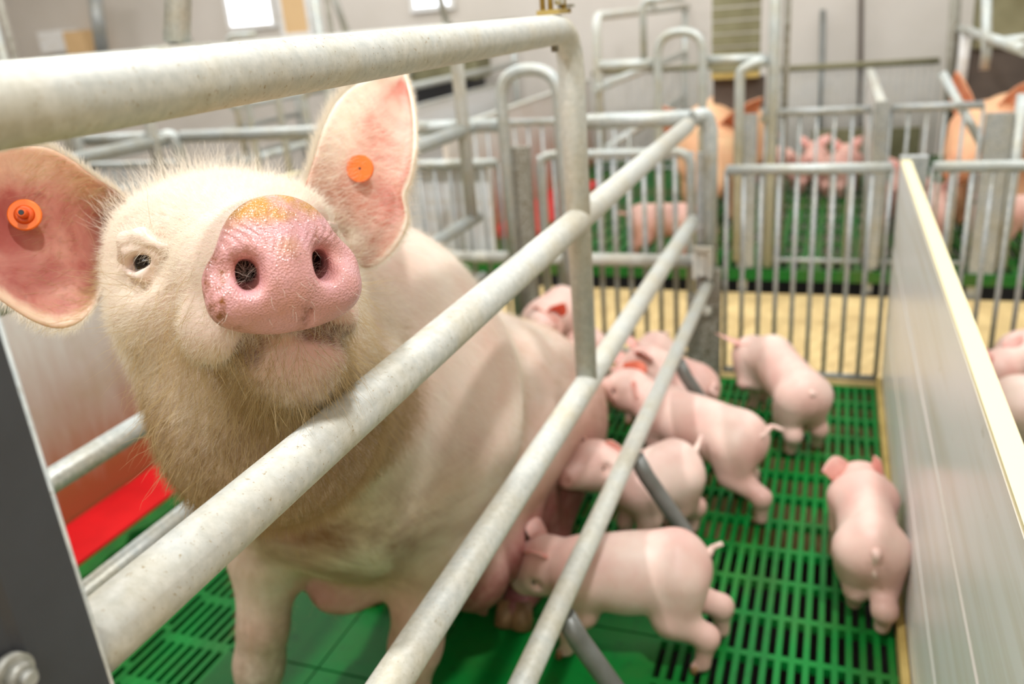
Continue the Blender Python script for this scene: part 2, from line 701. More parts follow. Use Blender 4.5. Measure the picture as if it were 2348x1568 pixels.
# ------------------------------------------------------------------ skins
def skin_mat(name, base, pink, dark, sss=0.12, rough=0.5, snout=False, pink2=None):
    M = Mat(name, base, rough)
    M.b.inputs['Subsurface Weight'].default_value = sss
    M.b.inputs['Subsurface Radius'].default_value = (0.004, 0.002, 0.001)
    M.b.inputs['Subsurface Scale'].default_value = 1.0
    p = M.pos(world=True)
    n1 = M.noise(p, 9.0, 4, 0.55)
    c = M.mix(M.ramp(n1, 0.35, 0.72), base, pink)
    n2 = M.noise(p, 60.0, 4, 0.6)
    c = M.mix(M.ramp(n2, 0.55, 0.85, (0, 0, 0, 1), (0.4, 0.4, 0.4, 1)), c, pink)
    d = M.attr('dirt')
    n3 = M.noise(p, 70.0, 5, 0.7)
    c = M.mix(M.math('MULTIPLY', d, M.ramp(n3, 0.30, 0.62)), c, dark)
    pk = M.attr('pink')
    c = M.mix(pk, c, pink2 or pink)
    if snout:
        c = M.mix(M.math('MULTIPLY', M.attr('udder'), M.ramp(n2, 0.2, 0.6, (0.6, 0.6, 0.6, 1), (1, 1, 1, 1))), c, rgb(158, 88, 90))
        n5 = M.noise(p, 7.0, 4, 0.6, 1.0)
        c = M.mix(M.math('MULTIPLY', M.attr('soil'), M.ramp(n5, 0.34, 0.60)), c, rgb(132, 80, 56))
    if snout:
        s = M.attr('snout')
        sc = M.mix(M.ramp(M.noise(p, 38.0, 4, 0.6), 0.35, 0.7), rgb(226, 170, 172), rgb(216, 158, 146))
        y = M.attr('ochre')
        sc = M.mix(M.math('MULTIPLY', y, M.ramp(M.noise(p, 55.0, 4, 0.6), 0.25, 0.5)), sc, rgb(200, 146, 74))
        br = M.attr('grime')
        sc = M.mix(M.math('MULTIPLY', br, M.ramp(M.noise(p, 160.0, 5, 0.75), 0.42, 0.66)), sc, rgb(140, 84, 34))
        speck = M.ramp(M.noise(p, 420.0, 2, 0.5), 0.70, 0.74)
        sc = M.mix(M.math('MULTIPLY', speck, M.attr('grime2')), sc, rgb(70, 40, 14))
        sc = M.mix(M.attr('nostril'), sc, rgb(84, 38, 36))
        c = M.mix(s, c, sc)
        c = M.mix(M.math('MULTIPLY', M.attr('mouth'), M.ramp(M.noise(p, 120.0, 4, 0.7), 0.25, 0.6, (0.4, 0.4, 0.4, 1), (1, 1, 1, 1))), c, rgb(96, 58, 40))
        r = M.math('SUBTRACT', rough, M.math('MULTIPLY', s, rough - 0.2))
        M.L(r, M.b.inputs['Roughness'])
        v = M.node('ShaderNodeTexVoronoi')
        v.inputs['Scale'].default_value = 640.0
        M.L(p, v.inputs['Vector'])
        h = M.math('MULTIPLY', M.math('ADD', v.outputs['Distance'], M.math('MULTIPLY', M.noise(p, 900.0, 2, 0.5), 0.5)), s)
        h = M.math('ADD', h, M.math('MULTIPLY', M.noise(p, 300.0, 3, 0.6), 0.3))
        M.bump(h, 0.6, 0.0008)
    else:
        M.bump(n2, 0.2, 0.002)
    M.color(c)
    return M.m


M_sow = skin_mat('sow_skin', rgb(236, 220, 204), rgb(230, 196, 178), rgb(128, 98, 66), 0.08, 0.5, True, rgb(222, 160, 148))
M_far_sow = skin_mat('far_sow_skin', rgb(240, 196, 150), rgb(226, 160, 120), rgb(120, 80, 50), 0.0, 0.6)  # orange light on the far sows is put into the skin colour
M_piglet = skin_mat('piglet_skin', rgb(234, 208, 194), rgb(222, 172, 160), rgb(140, 106, 84), 0.06, 0.45)
M_piglet_far = skin_mat('far_piglet_skin', rgb(224, 184, 168), rgb(208, 150, 138), rgb(150, 112, 90), 0.0, 0.6)


def ear_mat(name, base, vein, edge, rim=None):
    rim = rim or base
    M = Mat(name, base, 0.5)
    M.b.inputs['Subsurface Weight'].default_value = 0.35
    M.b.inputs['Subsurface Radius'].default_value = (0.02, 0.005, 0.003)
    M.b.inputs['Subsurface Scale'].default_value = 1.0
    p = M.pos(world=True)
    n1 = M.noise(M.pos((1, 1, 1), world=True), 22.0, 4, 0.6, 0.6)
    c = M.mix(M.ramp(n1, 0.38, 0.66), base, vein)
    n2 = M.noise(p, 75.0, 4, 0.6)
    c = M.mix(M.ramp(n2, 0.6, 0.85, (0, 0, 0, 1), (0.5, 0.5, 0.5, 1)), c, edge)
    rf = M.math('ADD', M.attr('rim'), M.math('MULTIPLY', M.math('SUBTRACT', M.noise(p, 45.0, 5, 0.7, 0.8), 0.5), 1.1))
    c = M.mix(M.ramp(rf, 0.25, 1.05, (0, 0, 0, 1), (0.9, 0.9, 0.9, 1)), c, rim)
    c = M.mix(M.math('MULTIPLY', M.attr('root'), M.ramp(n2, 0.2, 0.6, (0.35, 0.35, 0.35, 1), (0.95, 0.95, 0.95, 1))), c, edge)  # shade of the ear hollow painted in, darker towards the root
    M.color(c)
    M.bump(n2, 0.25, 0.001)
    return M.m


M_ear = ear_mat('sow_ear_skin', rgb(230, 182, 162), rgb(206, 124, 106), rgb(168, 112, 84), rgb(244, 230, 208))
M_ear_dark = ear_mat('sow_ear_skin_shaded', rgb(198, 140, 122), rgb(164, 84, 74), rgb(84, 52, 38), rgb(226, 196, 168))  # copy for the left ear with its shade put into the colour
M_pear = ear_mat('piglet_ear_skin', rgb(232, 176, 164), rgb(222, 150, 140), rgb(196, 124, 108))
M_pear_red = ear_mat('piglet_ear_skin_orange', rgb(226, 118, 84), rgb(214, 96, 70), rgb(200, 110, 90))


def hair_mat(name, col, rough=0.55):
    M = Mat(name, col, rough)
    n = M.node('ShaderNodeBsdfTranslucent')
    n.inputs['Color'].default_value = col
    mx = M.node('ShaderNodeMixShader')
    mx.inputs[0].default_value = 0.35
    M.L(M.b.outputs[0], mx.inputs[1])
    M.L(n.outputs[0], mx.inputs[2])
    out = [x for x in M.nt.nodes if x.type == 'OUTPUT_MATERIAL'][0]
    M.L(mx.outputs[0], out.inputs['Surface'])
    return M.m


M_hair = hair_mat('white_bristle', rgb(246, 238, 222))
M_hair_dirty = hair_mat('buff_bristle', rgb(204, 180, 134))
M_hair_tan = hair_mat('tan_bristle', rgb(186, 160, 118))


def axis(lo, hi, h, fine=()):
    """grid coordinates from lo to hi with step h, and smaller steps inside the fine intervals [(a, b, step), ...]"""
    out, x = [lo], lo
    while x < hi:
        s = h
        for a, b, f in fine:
            d = 0.0 if a <= x <= b else min(abs(x - a), abs(x - b))
            s = min(s, f + d * 0.12)
        x += s
        out.append(x)
    return out


# ------------------------------------------------------------------ the sow: sitting in the crate, head raised to the camera
def make_sow():
    F = camv(0.45, 0.05, -0.89)
    F /= np.linalg.norm(F)
    U = camv(-0.139, -0.983, -0.125)
    U = U - F * (U @ F)
    U /= np.linalg.norm(U)
    R = np.cross(F, U)
    if R @ CR < 0:
        R = -R
    S0 = at(650, 604, 0.555)
    H = lambda f, u, r=0.0: S0 + f * F + u * U + r * R
    AX = [F, U, R]
    hx = [H(-0.30, 0, 0), H(0.02, 0, 0)]
    X = axis(-1.08, -0.2, 0.011, [(-0.62, -0.26, 0.0034), (S0[0] - 0.07, S0[0] + 0.065, 0.0016)])
    Y = axis(0.38, 1.95, 0.012, [(0.42, 0.72, 0.0034), (S0[1] - 0.03, S0[1] + 0.065, 0.0016)])
    Z = axis(-0.03, 1.08, 0.011, [(0.66, 0.95, 0.0034), (S0[2] - 0.075, S0[2] + 0.06, 0.0016)])
    G = Field(X, Y, Z)
    # --- trunk (sits back on its haunches between the rails)
    G.cone((-0.63, 0.98, 0.52), (-0.62, 1.28, 0.345), 0.180, 0.170, 0.05)
    G.cone((-0.62, 1.28, 0.345), (-0.61, 1.53, 0.225), 0.170, 0.165, 0.04)
    G.cone((-0.61, 1.53, 0.225), (-0.60, 1.61, 0.17), 0.165, 0.135, 0.04)
    G.ell((-0.59, 0.95, 0.50), (0.185, 0.17, 0.20), None, 0.14)
    G.cone((-0.62, 0.98, 0.60), (-0.60, 0.84, 0.66), 0.13, 0.12, 0.09)             # withers
    G.ell((-0.61, 1.22, 0.28), (0.165, 0.36, 0.16), None, 0.12)                      # belly
    # haunches
    for sx, hxx in ((-1, -0.76), (1, -0.505)):
        G.ell((hxx, 1.52, 0.17), (0.080, 0.17, 0.14), None, 0.06)
        G.chain([(hxx, 1.40, 0.10), (hxx + 0.02 * sx, 1.30, 0.06), (hxx + 0.02 * sx, 1.20, 0.035), (hxx + 0.02 * sx, 1.14, 0.03)], [0.07, 0.045, 0.033, 0.028], 0.04)
    # udder rows
    for i, y in enumerate((1.02, 1.10, 1.19, 1.28, 1.37)):
        for sx in (-1, 1):
            G.ell((-0.60 + sx * 0.085, y, 0.185 - i * 0.015), (0.07, 0.05, 0.075), None, 0.035)
            G.cone((-0.60 + sx * 0.10, y, 0.125 - i * 0.013), (-0.60 + sx * 0.107, y, 0.10 - i * 0.013), 0.012, 0.008, 0.012)
    uc = at(790, 1345, 1.24)
    G.ell(uc, (0.055, 0.05, 0.032), None, 0.03)
    tt = at(745, 1378, 1.22)
    G.cone(tt + np.array([0, 0, 0.02]), tt - np.array([0, 0, 0.012]), 0.010, 0.006, 0.012)
    # breast between the fore legs
    G.ell((-0.60, 0.83, 0.46), (0.13, 0.10, 0.14), None, 0.08)
    # fore legs
    G.chain([(-0.70, 0.86, 0.46), (-0.725, 0.82, 0.33), (-0.735, 0.79, 0.21), (-0.748, 0.78, 0.15), (-0.757, 0.765, 0.07), (-0.762, 0.745, 0.03)],
            [0.10, 0.052, 0.034, 0.034, 0.028, 0.033], 0.05)
    G.chain([(-0.50, 0.94, 0.45), (-0.505, 0.91, 0.33), (-0.525, 0.88, 0.21), (-0.54, 0.875, 0.15), (-0.555, 0.855, 0.07), (-0.56, 0.835, 0.03)],
            [0.10, 0.060, 0.038, 0.037, 0.029, 0.033], 0.05)
    # --- neck and throat
    G.cone(H(-0.27, -0.02, -0.01), (-0.61, 0.93, 0.62), 0.092, 0.145, 0.06)
    G.cone(H(-0.23, -0.11, 0.012), (-0.60, 0.90, 0.54), 0.086, 0.15, 0.05)
    # --- head
    G.ell(H(-0.235, -0.008, 0.004), (0.10, 0.074, 0.074), AX, 0.05)
    G.ell(H(-0.27, 0.030, 0), (0.045, 0.045, 0.058), AX, 0.05)
    G.cone(H(-0.19, 0.002, 0), H(-0.07, -0.002, 0), 0.070, 0.047, 0.045)
    G.cone(H(-0.10, -0.006, 0), H(-0.02, -0.006, 0), 0.049, 0.041, 0.02)
    for s in (-1, 1):
        G.ell(H(-0.215, -0.075, s * 0.036 + 0.016), (0.085, 0.085, 0.047), AX, 0.05)        # jowls
        G.cone(H(-0.24, 0.03, s * 0.055), H(-0.19, 0.035, s * 0.052), 0.034, 0.028, 0.03)   # brow
        G.cone(H(-0.165, -0.012, s * 0.052), H(-0.20, -0.02, s * 0.068), 0.026, 0.03, 0.03)
    G.cone(H(-0.20, -0.085, 0.01), H(-0.080, -0.072, 0.010), 0.058, 0.038, 0.03)      # lower jaw
    G.ell(H(-0.062, -0.066, 0.012), (0.030, 0.028, 0.037), AX, 0.012)               # chin / lip
    G.ell(H(-0.21, -0.150, 0.010), (0.085, 0.082, 0.086), AX, 0.05)                   # throat bag
    def surf(p, d):
        for k in range(120):
            q = p + d * 0.001 * k
            i = [min(int(np.searchsorted(a_, v)), len(a_) - 1) for a_, v in zip(G.ax, q)]
            if G.D[i[0], i[1], i[2]] > 0:
                return q
        return p
    slit = []
    # mouth slit between upper lip and lower jaw
    for s in (-1, 1):
        G.ell(H(-0.078, -0.040, s * 0.040), (0.046, 0.028, 0.024), AX, 0.012)
    for s in (-1, 1):
        pts = [H(-0.016, -0.043, 0.0), H(-0.030, -0.046, s * 0.018)]
        for f_, u_ in ((-0.045, -0.056), (-0.075, -0.064), (-0.105, -0.064), (-0.130, -0.060)):
            pts.append(surf(H(f_, u_, s * 0.008), R * s * 0.95 - U * 0.1))
        slit += [a * (1 - t) + b * t for a, b in zip(pts[:-1], pts[1:]) for t in (0, 0.33, 0.66)]
        for a, b in zip(pts[:-1], pts[1:]):
            G.cone(a, b, 0.0042, 0.0040, 0.010, 'sub', 0.02)
    # eye sockets
    eyes = []

    for s in (-1, 1):
        o_ = R * s * 0.80 + F * 0.58 + U * 0.12
        o_ /= np.linalg.norm(o_)
        e = surf(H(-0.178, 0.012, s * 0.045), o_)
        ax = np.cross(o_, U)
        ax /= np.linalg.norm(ax)
        if ax @ F < 0:
            ax = -ax                                    # towards the inner corner
        ax = ax * 0.93 + U * 0.20
        ax /= np.linalg.norm(ax)
        up = np.cross(o_, ax)
        if up @ U < 0:
            up = -up
        G.ell(e - up * 0.002 + o_ * 0.002, (0.024, 0.018, 0.008), [ax, up, o_], 0.018, 'sub', 0.02)          # shallow orbit
        G.ball(e - o_ * 0.012, 0.014, 0.006)
        # brow fold and lids
        if s < 0:
            G.chain([e - ax * 0.022 + up * 0.010 - o_ * 0.004, e - ax * 0.006 + up * 0.020, e + ax * 0.012 + up * 0.017, e + ax * 0.026 + up * 0.004 - o_ * 0.004], [0.004, 0.0062, 0.006, 0.004], 0.007, 'add', 0.02)
        G.chain([e - ax * 0.017 + up * 0.000 - o_ * 0.003, e - ax * 0.005 + up * 0.0095 + o_ * 0.0015, e + ax * 0.006 + up * 0.0085 + o_ * 0.001, e + ax * 0.017 - o_ * 0.004], [0.003, 0.0042, 0.004, 0.003], 0.004, 'add', 0.02)
        G.chain([e - ax * 0.017 - up * 0.003 - o_ * 0.004, e - up * 0.0105 - o_ * 0.001, e + ax * 0.017 - up * 0.001 - o_ * 0.005], [0.003, 0.0045, 0.003], 0.005, 'add', 0.02)
        G.ell(e - up * 0.001 + o_ * 0.002, (0.0140, 0.0060, 0.013), [ax, up, o_], 0.003, 'sub', 0.02)
        eyes.append((e - o_ * 0.0095, o_, ax))
    # snout plate
    G.ell(H(-0.008, -0.009, 0), (0.016, 0.0330, 0.0520), AX, 0.010, 'add', 0.03)
    G.ell(H(-0.008, 0.0185, 0.0), (0.016, 0.0270, 0.034), AX, 0.012, 'add', 0.03)
    G.ell(H(-0.010, -0.0235, 0.022), (0.017, 0.0190, 0.028), AX, 0.008, 'add', 0.03)
    G.ell(H(-0.010, -0.0235, -0.020), (0.017, 0.0180, 0.030), AX, 0.008, 'add', 0.03)
    for s in (-1, 1):
        G.ell(H(0.000, -0.020, s * 0.031), (0.012, 0.014, 0.016), AX, 0.010, 'add', 0.03)   # fleshy pads beside the nostrils
        a = H(0.012, -0.004, s * 0.0245)
        b = H(-0.010, -0.003, s * 0.0235)
        c = H(-0.070, 0.008, s * 0.014)
        G.cone(a + U * 0.004, b + U * 0.004, 0.0054, 0.0056, 0.012, 'sub', 0.02)
        G.cone(a - U * 0.005, b - U * 0.005, 0.0056, 0.0058, 0.010, 'sub', 0.02)
        G.cone(b, c, 0.0072, 0.007, 0.002, 'sub', 0.02)
        G.cone(H(0.013, 0.002, s * 0.028), H(0.003, 0.0015, s * 0.043), 0.0055, 0.002, 0.010, 'sub', 0.02)
    G.cone(H(0.010, -0.022, 0.010), H(0.002, -0.043, 0.010), 0.0014, 0.0026, 0.004, 'sub', 0.02)     # philtrum crease
    V, Q = G.mesh()
    N = vnormals(V, Q)
    L = (V - S0) @ np.stack([F, U, R], 1)
    f, u, r = L[:, 0], L[:, 1], L[:, 2]
    rad = np.sqrt(((u + 0.003) / 0.045) ** 2 + (r / 0.053) ** 2)
    inhead = smooth01(f, -0.45, -0.3)
    V = relax(V, Q, 2, 0.5, 1.0 - 0.75 * smooth01(f, -0.06, -0.03))
    for zr, rr in ((0.718, 0.0205), (0.457, 0.020)):           # flesh gives way where it leans on a rail
        dx, dz = V[:, 0] + 0.345, V[:, 2] - zr
        dd = np.sqrt(dx * dx + dz * dz) + 1e-9
        near = (dd < rr) | ((dx > 0) & (np.abs(dz) < rr) & (dx < 0.03))
        V[near, 0] = -0.345 - np.sqrt(np.maximum(rr * rr - dz[near] ** 2, 0))
    L = (V - S0) @ np.stack([F, U, R], 1)
    f, u, r = L[:, 0], L[:, 1], L[:, 2]
    # wrinkles fanning over the top of the snout plate
    ang = np.arctan2(r, u + 0.035)
    fan = smooth01(u, 0.004, 0.014) * (1 - smooth01(u, 0.030, 0.040)) * smooth01(f, -0.012, -0.004)
    V = V + F * (fan * 0.0007 * np.sin(ang * 62 + 3.0 * np.sin(u * 260)))[:, None]
    # loose folds on the neck and cheek
    o = np_mesh('sow', V, Q, M_sow)
    tag(o, 'big cream sow sitting in the crate with her snout raised to the camera', 'pig')
    me = o.data
    jit = 0.006 * np.sin(V[:, 0] * 310) * np.sin(V[:, 2] * 270 + 1.3) + 0.003 * np.sin(V[:, 1] * 700)
    sn = smooth01(f + jit * 0.4, -0.026, -0.019) * (np.sqrt((u / 0.062) ** 2 + (r / 0.066) ** 2) < 1)
    sn = np.maximum(sn, (np.sqrt((u / 0.030) ** 2 + (r / 0.030) ** 2) < 1) * (f > -0.08))
    fattr(me, 'snout', sn)
    fattr(me, 'ochre', smooth01(u + 0.25 * jit - 0.10 * np.abs(r), 0.022, 0.033) + 0.45 * smooth01(-np.abs(r - 0.002) , -0.012, 0.0) * smooth01(u, 0.0, 0.01) * (1 - smooth01(u, 0.012, 0.02)))
    nst = smooth01(-f, 0.008, 0.022) * (np.sqrt((u / 0.020) ** 2 + ((np.abs(r) - 0.021) / 0.015) ** 2) < 1) * (np.sqrt((u / 0.034) ** 2 + (r / 0.034) ** 2) < 1)
    fattr(me, 'nostril', nst)
    dm = np.min([np.linalg.norm(V - q_, axis=1) for q_ in slit], axis=0)
    fattr(me, 'mouth', 0.9 * (1 - smooth01(dm, 0.004, 0.015)) * (1 - sn))
    gl = smooth01(-r + jit, 0.034, 0.047) * (u < 0.02)
    gt = np.exp(-(((r - 0.027) / 0.013) ** 2 + ((u - 0.014) / 0.007) ** 2)) + 0.9 * np.exp(-(((r - 0.006) / 0.004) ** 2 + ((u + 0.036) / 0.010) ** 2)) \
        + 0.7 * np.exp(-(((r + 0.030) / 0.012) ** 2 + ((u - 0.006) / 0.007) ** 2)) + 0.6 * np.exp(-((r / 0.012) ** 2 + ((u - 0.004) / 0.006) ** 2))
    fattr(me, 'grime', np.clip(gl * 1.2 + gt, 0, 1))
    fattr(me, 'grime2', np.clip(0.5 + gl, 0, 1))
    chin = np.exp(-(((f + 0.10) / 0.07) ** 2 + ((u + 0.085) / 0.035) ** 2 + ((r + 0.005) / 0.05) ** 2))
    eyed = np.exp(-(((f + 0.15) / 0.02) ** 2 + ((u - 0.028) / 0.02) ** 2 + ((r + 0.045) / 0.016) ** 2))
    legs = smooth01(-V[:, 2], -0.36, -0.10) * (V[:, 1] < 1.0) * 0.6
    rump = smooth01(V[:, 1], 1.2, 1.6) * 0.25
    fattr(me, 'dirt', np.clip(0.9 * chin + 0.45 * smooth01(-u, 0.085, 0.14) * smooth01(f, -0.36, -0.28) + 0.75 * eyed + legs + rump, 0, 1))  # on chin and lower jaw this dirt also paints in their shade
    ud = (V[:, 2] < 0.26) * (V[:, 1] > 0.95) * smooth01(-V[:, 2], -0.26, -0.17) * smooth01(-np.abs(V[:, 0] + 0.6), -0.22, -0.18) * (1 - smooth01(V[:, 1], 1.42, 1.5))
    lip = np.exp(-(((f + 0.045) / 0.035) ** 2 + ((u + 0.060) / 0.03) ** 2 + ((r - 0.02) / 0.04) ** 2))
    el = np.exp(-(((f + 0.17) / 0.018) ** 2 + ((u - 0.024) / 0.016) ** 2 + ((np.abs(r) - 0.066) / 0.02) ** 2))
    belly = smooth01(-V[:, 2], -0.5, -0.2) * 0.45 * (V[:, 1] > 0.8)
    ud2 = np.exp(-(np.linalg.norm(V - uc, axis=1) / 0.055) ** 4)
    fattr(me, 'udder', np.clip(ud + ud2, 0, 1))
    sh_ = np.exp(-(((V[:, 0] + 0.56) / 0.20) ** 2 + ((V[:, 1] - 0.76) / 0.20) ** 2 + ((V[:, 2] - 0.42) / 0.13) ** 2))
    fattr(me, 'soil', np.clip(0.95 * sh_ + 0.35 * smooth01(-V[:, 2], -0.35, -0.15), 0, 1))
    fattr(me, 'pink', np.clip(0.8 * lip + 0.7 * el + belly, 0, 1))

    # teats, claws and tail
    for p_ in [tt] + [np.array([-0.49, y_, z_]) for y_, z_ in ((1.04, 0.12), (1.13, 0.11), (1.22, 0.10), (1.31, 0.09))]:
        MB().tube([p_ + np.array([0, 0, 0.016]), p_, p_ - np.array([0, 0, 0.012]), p_ - np.array([0, 0, 0.017])], [0.012, 0.0085, 0.0065, 0.003], 12).build('teat', M_udder, o)
    for fx, fy in ((-0.762, 0.745), (-0.56, 0.835), (-0.78, 1.14), (-0.485, 1.14)):
        for s in (-1, 1):
            c_ = np.array([fx + s * 0.015, fy - 0.018, 0.0])
            MB().tube([c_ + np.array([0, 0.012, 0.045]), c_ + np.array([0, 0, 0.018]), c_ + np.array([0, -0.006, 0.002])], [0.015, 0.019, 0.020], 14).build('claw', M_hoof, o)
    MB().tube(bent([(-0.60, 1.73, 0.20), (-0.60, 1.79, 0.17), (-0.57, 1.80, 0.12), (-0.58, 1.78, 0.09)], 0.02, 5), 0.008, 10).build('tail', M_sow_tail, o)
    # eyes
    for e, oo, ax in eyes:
        mb = MB()
        P = Vector(e)
        n, k = 16, 10
        b = 0
        for i in range(k + 1):
            th = math.pi * i / k
            for j in range(n):
                ph = 2 * math.pi * j / n
                d = Vector((math.sin(th) * math.cos(ph), math.sin(th) * math.sin(ph), math.cos(th)))
                mb.v.append(tuple(P + d * 0.0105))
        for i in range(k):
            for j in range(n):
                mb.f.append([i * n + j, i * n + (j + 1) % n, (i + 1) * n + (j + 1) % n, (i + 1) * n + j])
                mb.sm.append(True)
        mb.build('eye', M_eye, o)

    # ears
    def E(pts):
        return [at(*p) for p in pts]
    RL = E([(690, 452, 0.80), (716, 372, 0.815), (738, 300, 0.83), (768, 238, 0.85), (812, 196, 0.87), (868, 174, 0.885), (922, 160, 0.90)])
    RR = E([(775, 560, 0.80), (828, 610, 0.81), (872, 604, 0.825), (914, 560, 0.84), (938, 505, 0.85), (930, 452, 0.855), (946, 410, 0.86), (955, 345, 0.87), (953, 270, 0.885), (944, 215, 0.895), (928, 158, 0.90)])
    ear, PR = sheet('ear', RL, RR, camv(0.008, 0.004, 0.022), M_ear, o, 0.005, 40, 26)
    ear['label'] = 'upright pink ear with a flat orange tag'
    LL = E([(300, 470, 0.775), (268, 438, 0.765), (215, 404, 0.755), (150, 356, 0.74), (90, 334, 0.725), (10, 338, 0.71), (-70, 372, 0.69), (-150, 470, 0.67)])
    LR = E([(268, 590, 0.765), (238, 650, 0.755), (216, 702, 0.745), (178, 742, 0.735), (120, 752, 0.725), (40, 716, 0.71), (-60, 630, 0.69), (-150, 474, 0.67)])
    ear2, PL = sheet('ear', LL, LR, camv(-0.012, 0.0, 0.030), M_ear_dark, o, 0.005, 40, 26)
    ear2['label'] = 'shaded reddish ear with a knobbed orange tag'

    # ear tags: round button, one with a raised cone
    def tagbtn(par, px, py, depth, rr, cone, nrm):
        VV = (PR if par is ear else PL).reshape(-1, 3) - CO
        dz = VV @ CF
        k_ = np.argmin((1174 + FPX * (VV @ CR) / dz - px) ** 2 + (784 - FPX * (VV @ CU) / dz - py) ** 2)
        c = at(px, py, dz[k_] - 0.0125)
        n = np.array(nrm, float)
        n /= np.linalg.norm(n)
        t = MB()
        t.tube([c - n * 0.006, c - n * 0.0005, c + n * 0.0012, c + n * 0.0018], [rr * 0.3, rr, rr, rr * 0.93], 40)
        tg = t.build('ear_tag', M_orange, par)
        if cone:
            MB().tube([c + n * 0.0018, c + n * 0.004, c + n * 0.0045], [rr * 0.62, rr * 0.52, rr * 0.44], 32).build('collar', M_orange2, tg)
            MB().tube([c + n * 0.0045, c + n * 0.011, c + n * 0.012], [rr * 0.32, rr * 0.30, rr * 0.22], 24).build('stud', M_orange2, tg)
            MB().tube([c + n * 0.012, c + n * 0.0125], [rr * 0.17, rr * 0.15], 16).build('hole', M_black, tg)
        else:
            MB().tube([c + n * 0.0018, c + n * 0.0023], [rr * 0.10, rr * 0.09], 12).build('hole', M_black, tg)
        return tg
    tagbtn(ear, 826, 387, 0.852, 0.0138, False, camv(-0.1, 0.0, -1.0))
    tagbtn(ear2, 57, 493, 0.700, 0.0134, True, camv(0.30, -0.05, -1.0))

    # --- bristles
    T = V[Q]
    cen = T.mean(1)
    Lc = (cen - S0) @ np.stack([F, U, R], 1)
    Nn = np.cross(V[Q[:, 2]] - V[Q[:, 0]], V[Q[:, 3]] - V[Q[:, 1]])
    Nn /= np.linalg.norm(Nn, axis=1, keepdims=True) + 1e-12
    cf, cu_, cr = Lc.T
    snq = sn[Q].mean(1)
    face = smooth01(cf, -0.36, -0.30) * (1 - snq) * (1 - smooth01(cf, -0.030, -0.022))
    frontside = ((CO - cen) * Nn).sum(1) > -0.12 * np.linalg.norm(CO - cen, axis=1)
    eyem = np.ones(len(cen))
    for e, oo, ax in eyes:
        eyem *= smooth01(np.linalg.norm(cen - e, axis=1), 0.012, 0.030)
    P, n, q = scatter(V, Q, 60000, face * frontside * eyem)
    back = -F[None, :] * 0.9
    tang = back - n * (back * n).sum(1, keepdims=True)
    fq, uq, rq = cf[q], cu_[q], cr[q]
    lower = smooth01(-uq, 0.02, 0.09)
    d = tang * 1.0 + n * (0.30 + 0.15 * rng.random(len(P)))[:, None] + np.array([0, 0, -0.55]) * lower[:, None] + rng.normal(size=P.shape) * 0.20
    ln = (0.009 + 0.008 * rng.random(len(P)) + 0.003 * lower) * (0.45 + 0.55 * smooth01(-fq, 0.05, 0.13))
    low_ = (uq + 0.02 * np.sin(rq * 90) + rng.normal(size=len(P)) * 0.016) < -0.105  # lower-jaw hair turns tan: staining plus the jaw's shade put into the colour
    for mk, mt_ in ((~low_, M_hair), (low_, M_hair_tan)):
        hairs('hair', P[mk], d[mk], ln[mk], np.full(mk.sum(), 0.13), np.full(mk.sum(), 0.000085), mt_, o, 4, 0.25)
    # poll tuft along the top of the head
    wt = face * np.exp(-((cf + 0.285) / 0.035) ** 2) * smooth01(cu_, 0.03, 0.07)
    P, n, q = scatter(V, Q, 1500, wt + 1e-9)
    d = n + U * 0.5 - F * 0.25 + rng.normal(size=P.shape) * 0.22
    hairs('hair', P, d, 0.018 + 0.018 * rng.random(len(P)), np.full(len(P), 0.16), np.full(len(P), 0.00011), M_hair, o, 5, 0.0)
    # long whiskers on chin, cheeks, by the eye and round the snout
    wt = (1 - snq) * frontside * (np.exp(-(((cf + 0.11) / 0.07) ** 2 + ((cu_ + 0.09) / 0.05) ** 2)) * 1.0)
    P, n, q = scatter(V, Q, 3600, wt)
    d = n * 0.8 + np.array([0, 0, -0.9]) + rng.normal(size=P.shape) * 0.30
    hairs('whiskers', P, d, 0.012 + 0.034 * rng.random(len(P)) ** 1.6, np.full(len(P), 0.17), np.full(len(P), 0.00013), M_hair_dirty, o, 6, 0.5)
    wt = (1 - snq) * frontside * (np.exp(-(((cf + 0.165) / 0.03) ** 2 + ((cu_ + 0.02) / 0.035) ** 2 + ((np.abs(cr) - 0.07) / 0.02) ** 2)))
    P, n, q = scatter(V, Q, 70, wt + 1e-9)
    d = n * 0.8 - F * 0.2 + rng.normal(size=P.shape) * 0.35
    hairs('whiskers', P, d, 0.03 + 0.03 * rng.random(len(P)), np.full(len(P), 0.10), np.full(len(P), 0.00012), M_hair_dirty, o, 6, 0.2)
    wt = (snq > 0.02) * smooth01(-cf, 0.006, 0.016) * 1.0 + 0.06 * (snq > 0.5)
    P, n, q = scatter(V, Q, 900, wt * (cu_ < 0.02) + 1e-9)
    d = n * 0.9 + F * 0.1 + np.array([0, 0, -0.3]) + rng.normal(size=P.shape) * 0.25
    hairs('whiskers', P, d, 0.005 + 0.007 * rng.random(len(P)), np.full(len(P), 0.15), np.full(len(P), 0.00008), M_hair, o, 5, 0.2)
    # sparse body coat
    flow = np.array([0.1, 0.55, -0.75])
    for cnt_, w_, mt_ in ((15000, smooth01(cen[:, 2], 0.40, 0.55), M_hair), (7000, smooth01(cen[:, 2], 0.16, 0.24) * (1 - smooth01(cen[:, 2], 0.42, 0.55)), M_hair_dirty)):
        P, n, q = scatter(V, Q, cnt_, smooth01(-cf, 0.28, 0.36) * w_ + 1e-9)
        tang = flow - n * (n @ flow)[:, None]
        d = tang + n * 0.25 + rng.normal(size=P.shape) * 0.16
        hairs('hair', P, d, 0.014 + 0.012 * rng.random(len(P)), np.full(len(P), 0.08), np.full(len(P), 0.00010), mt_, o, 4, 0.1)
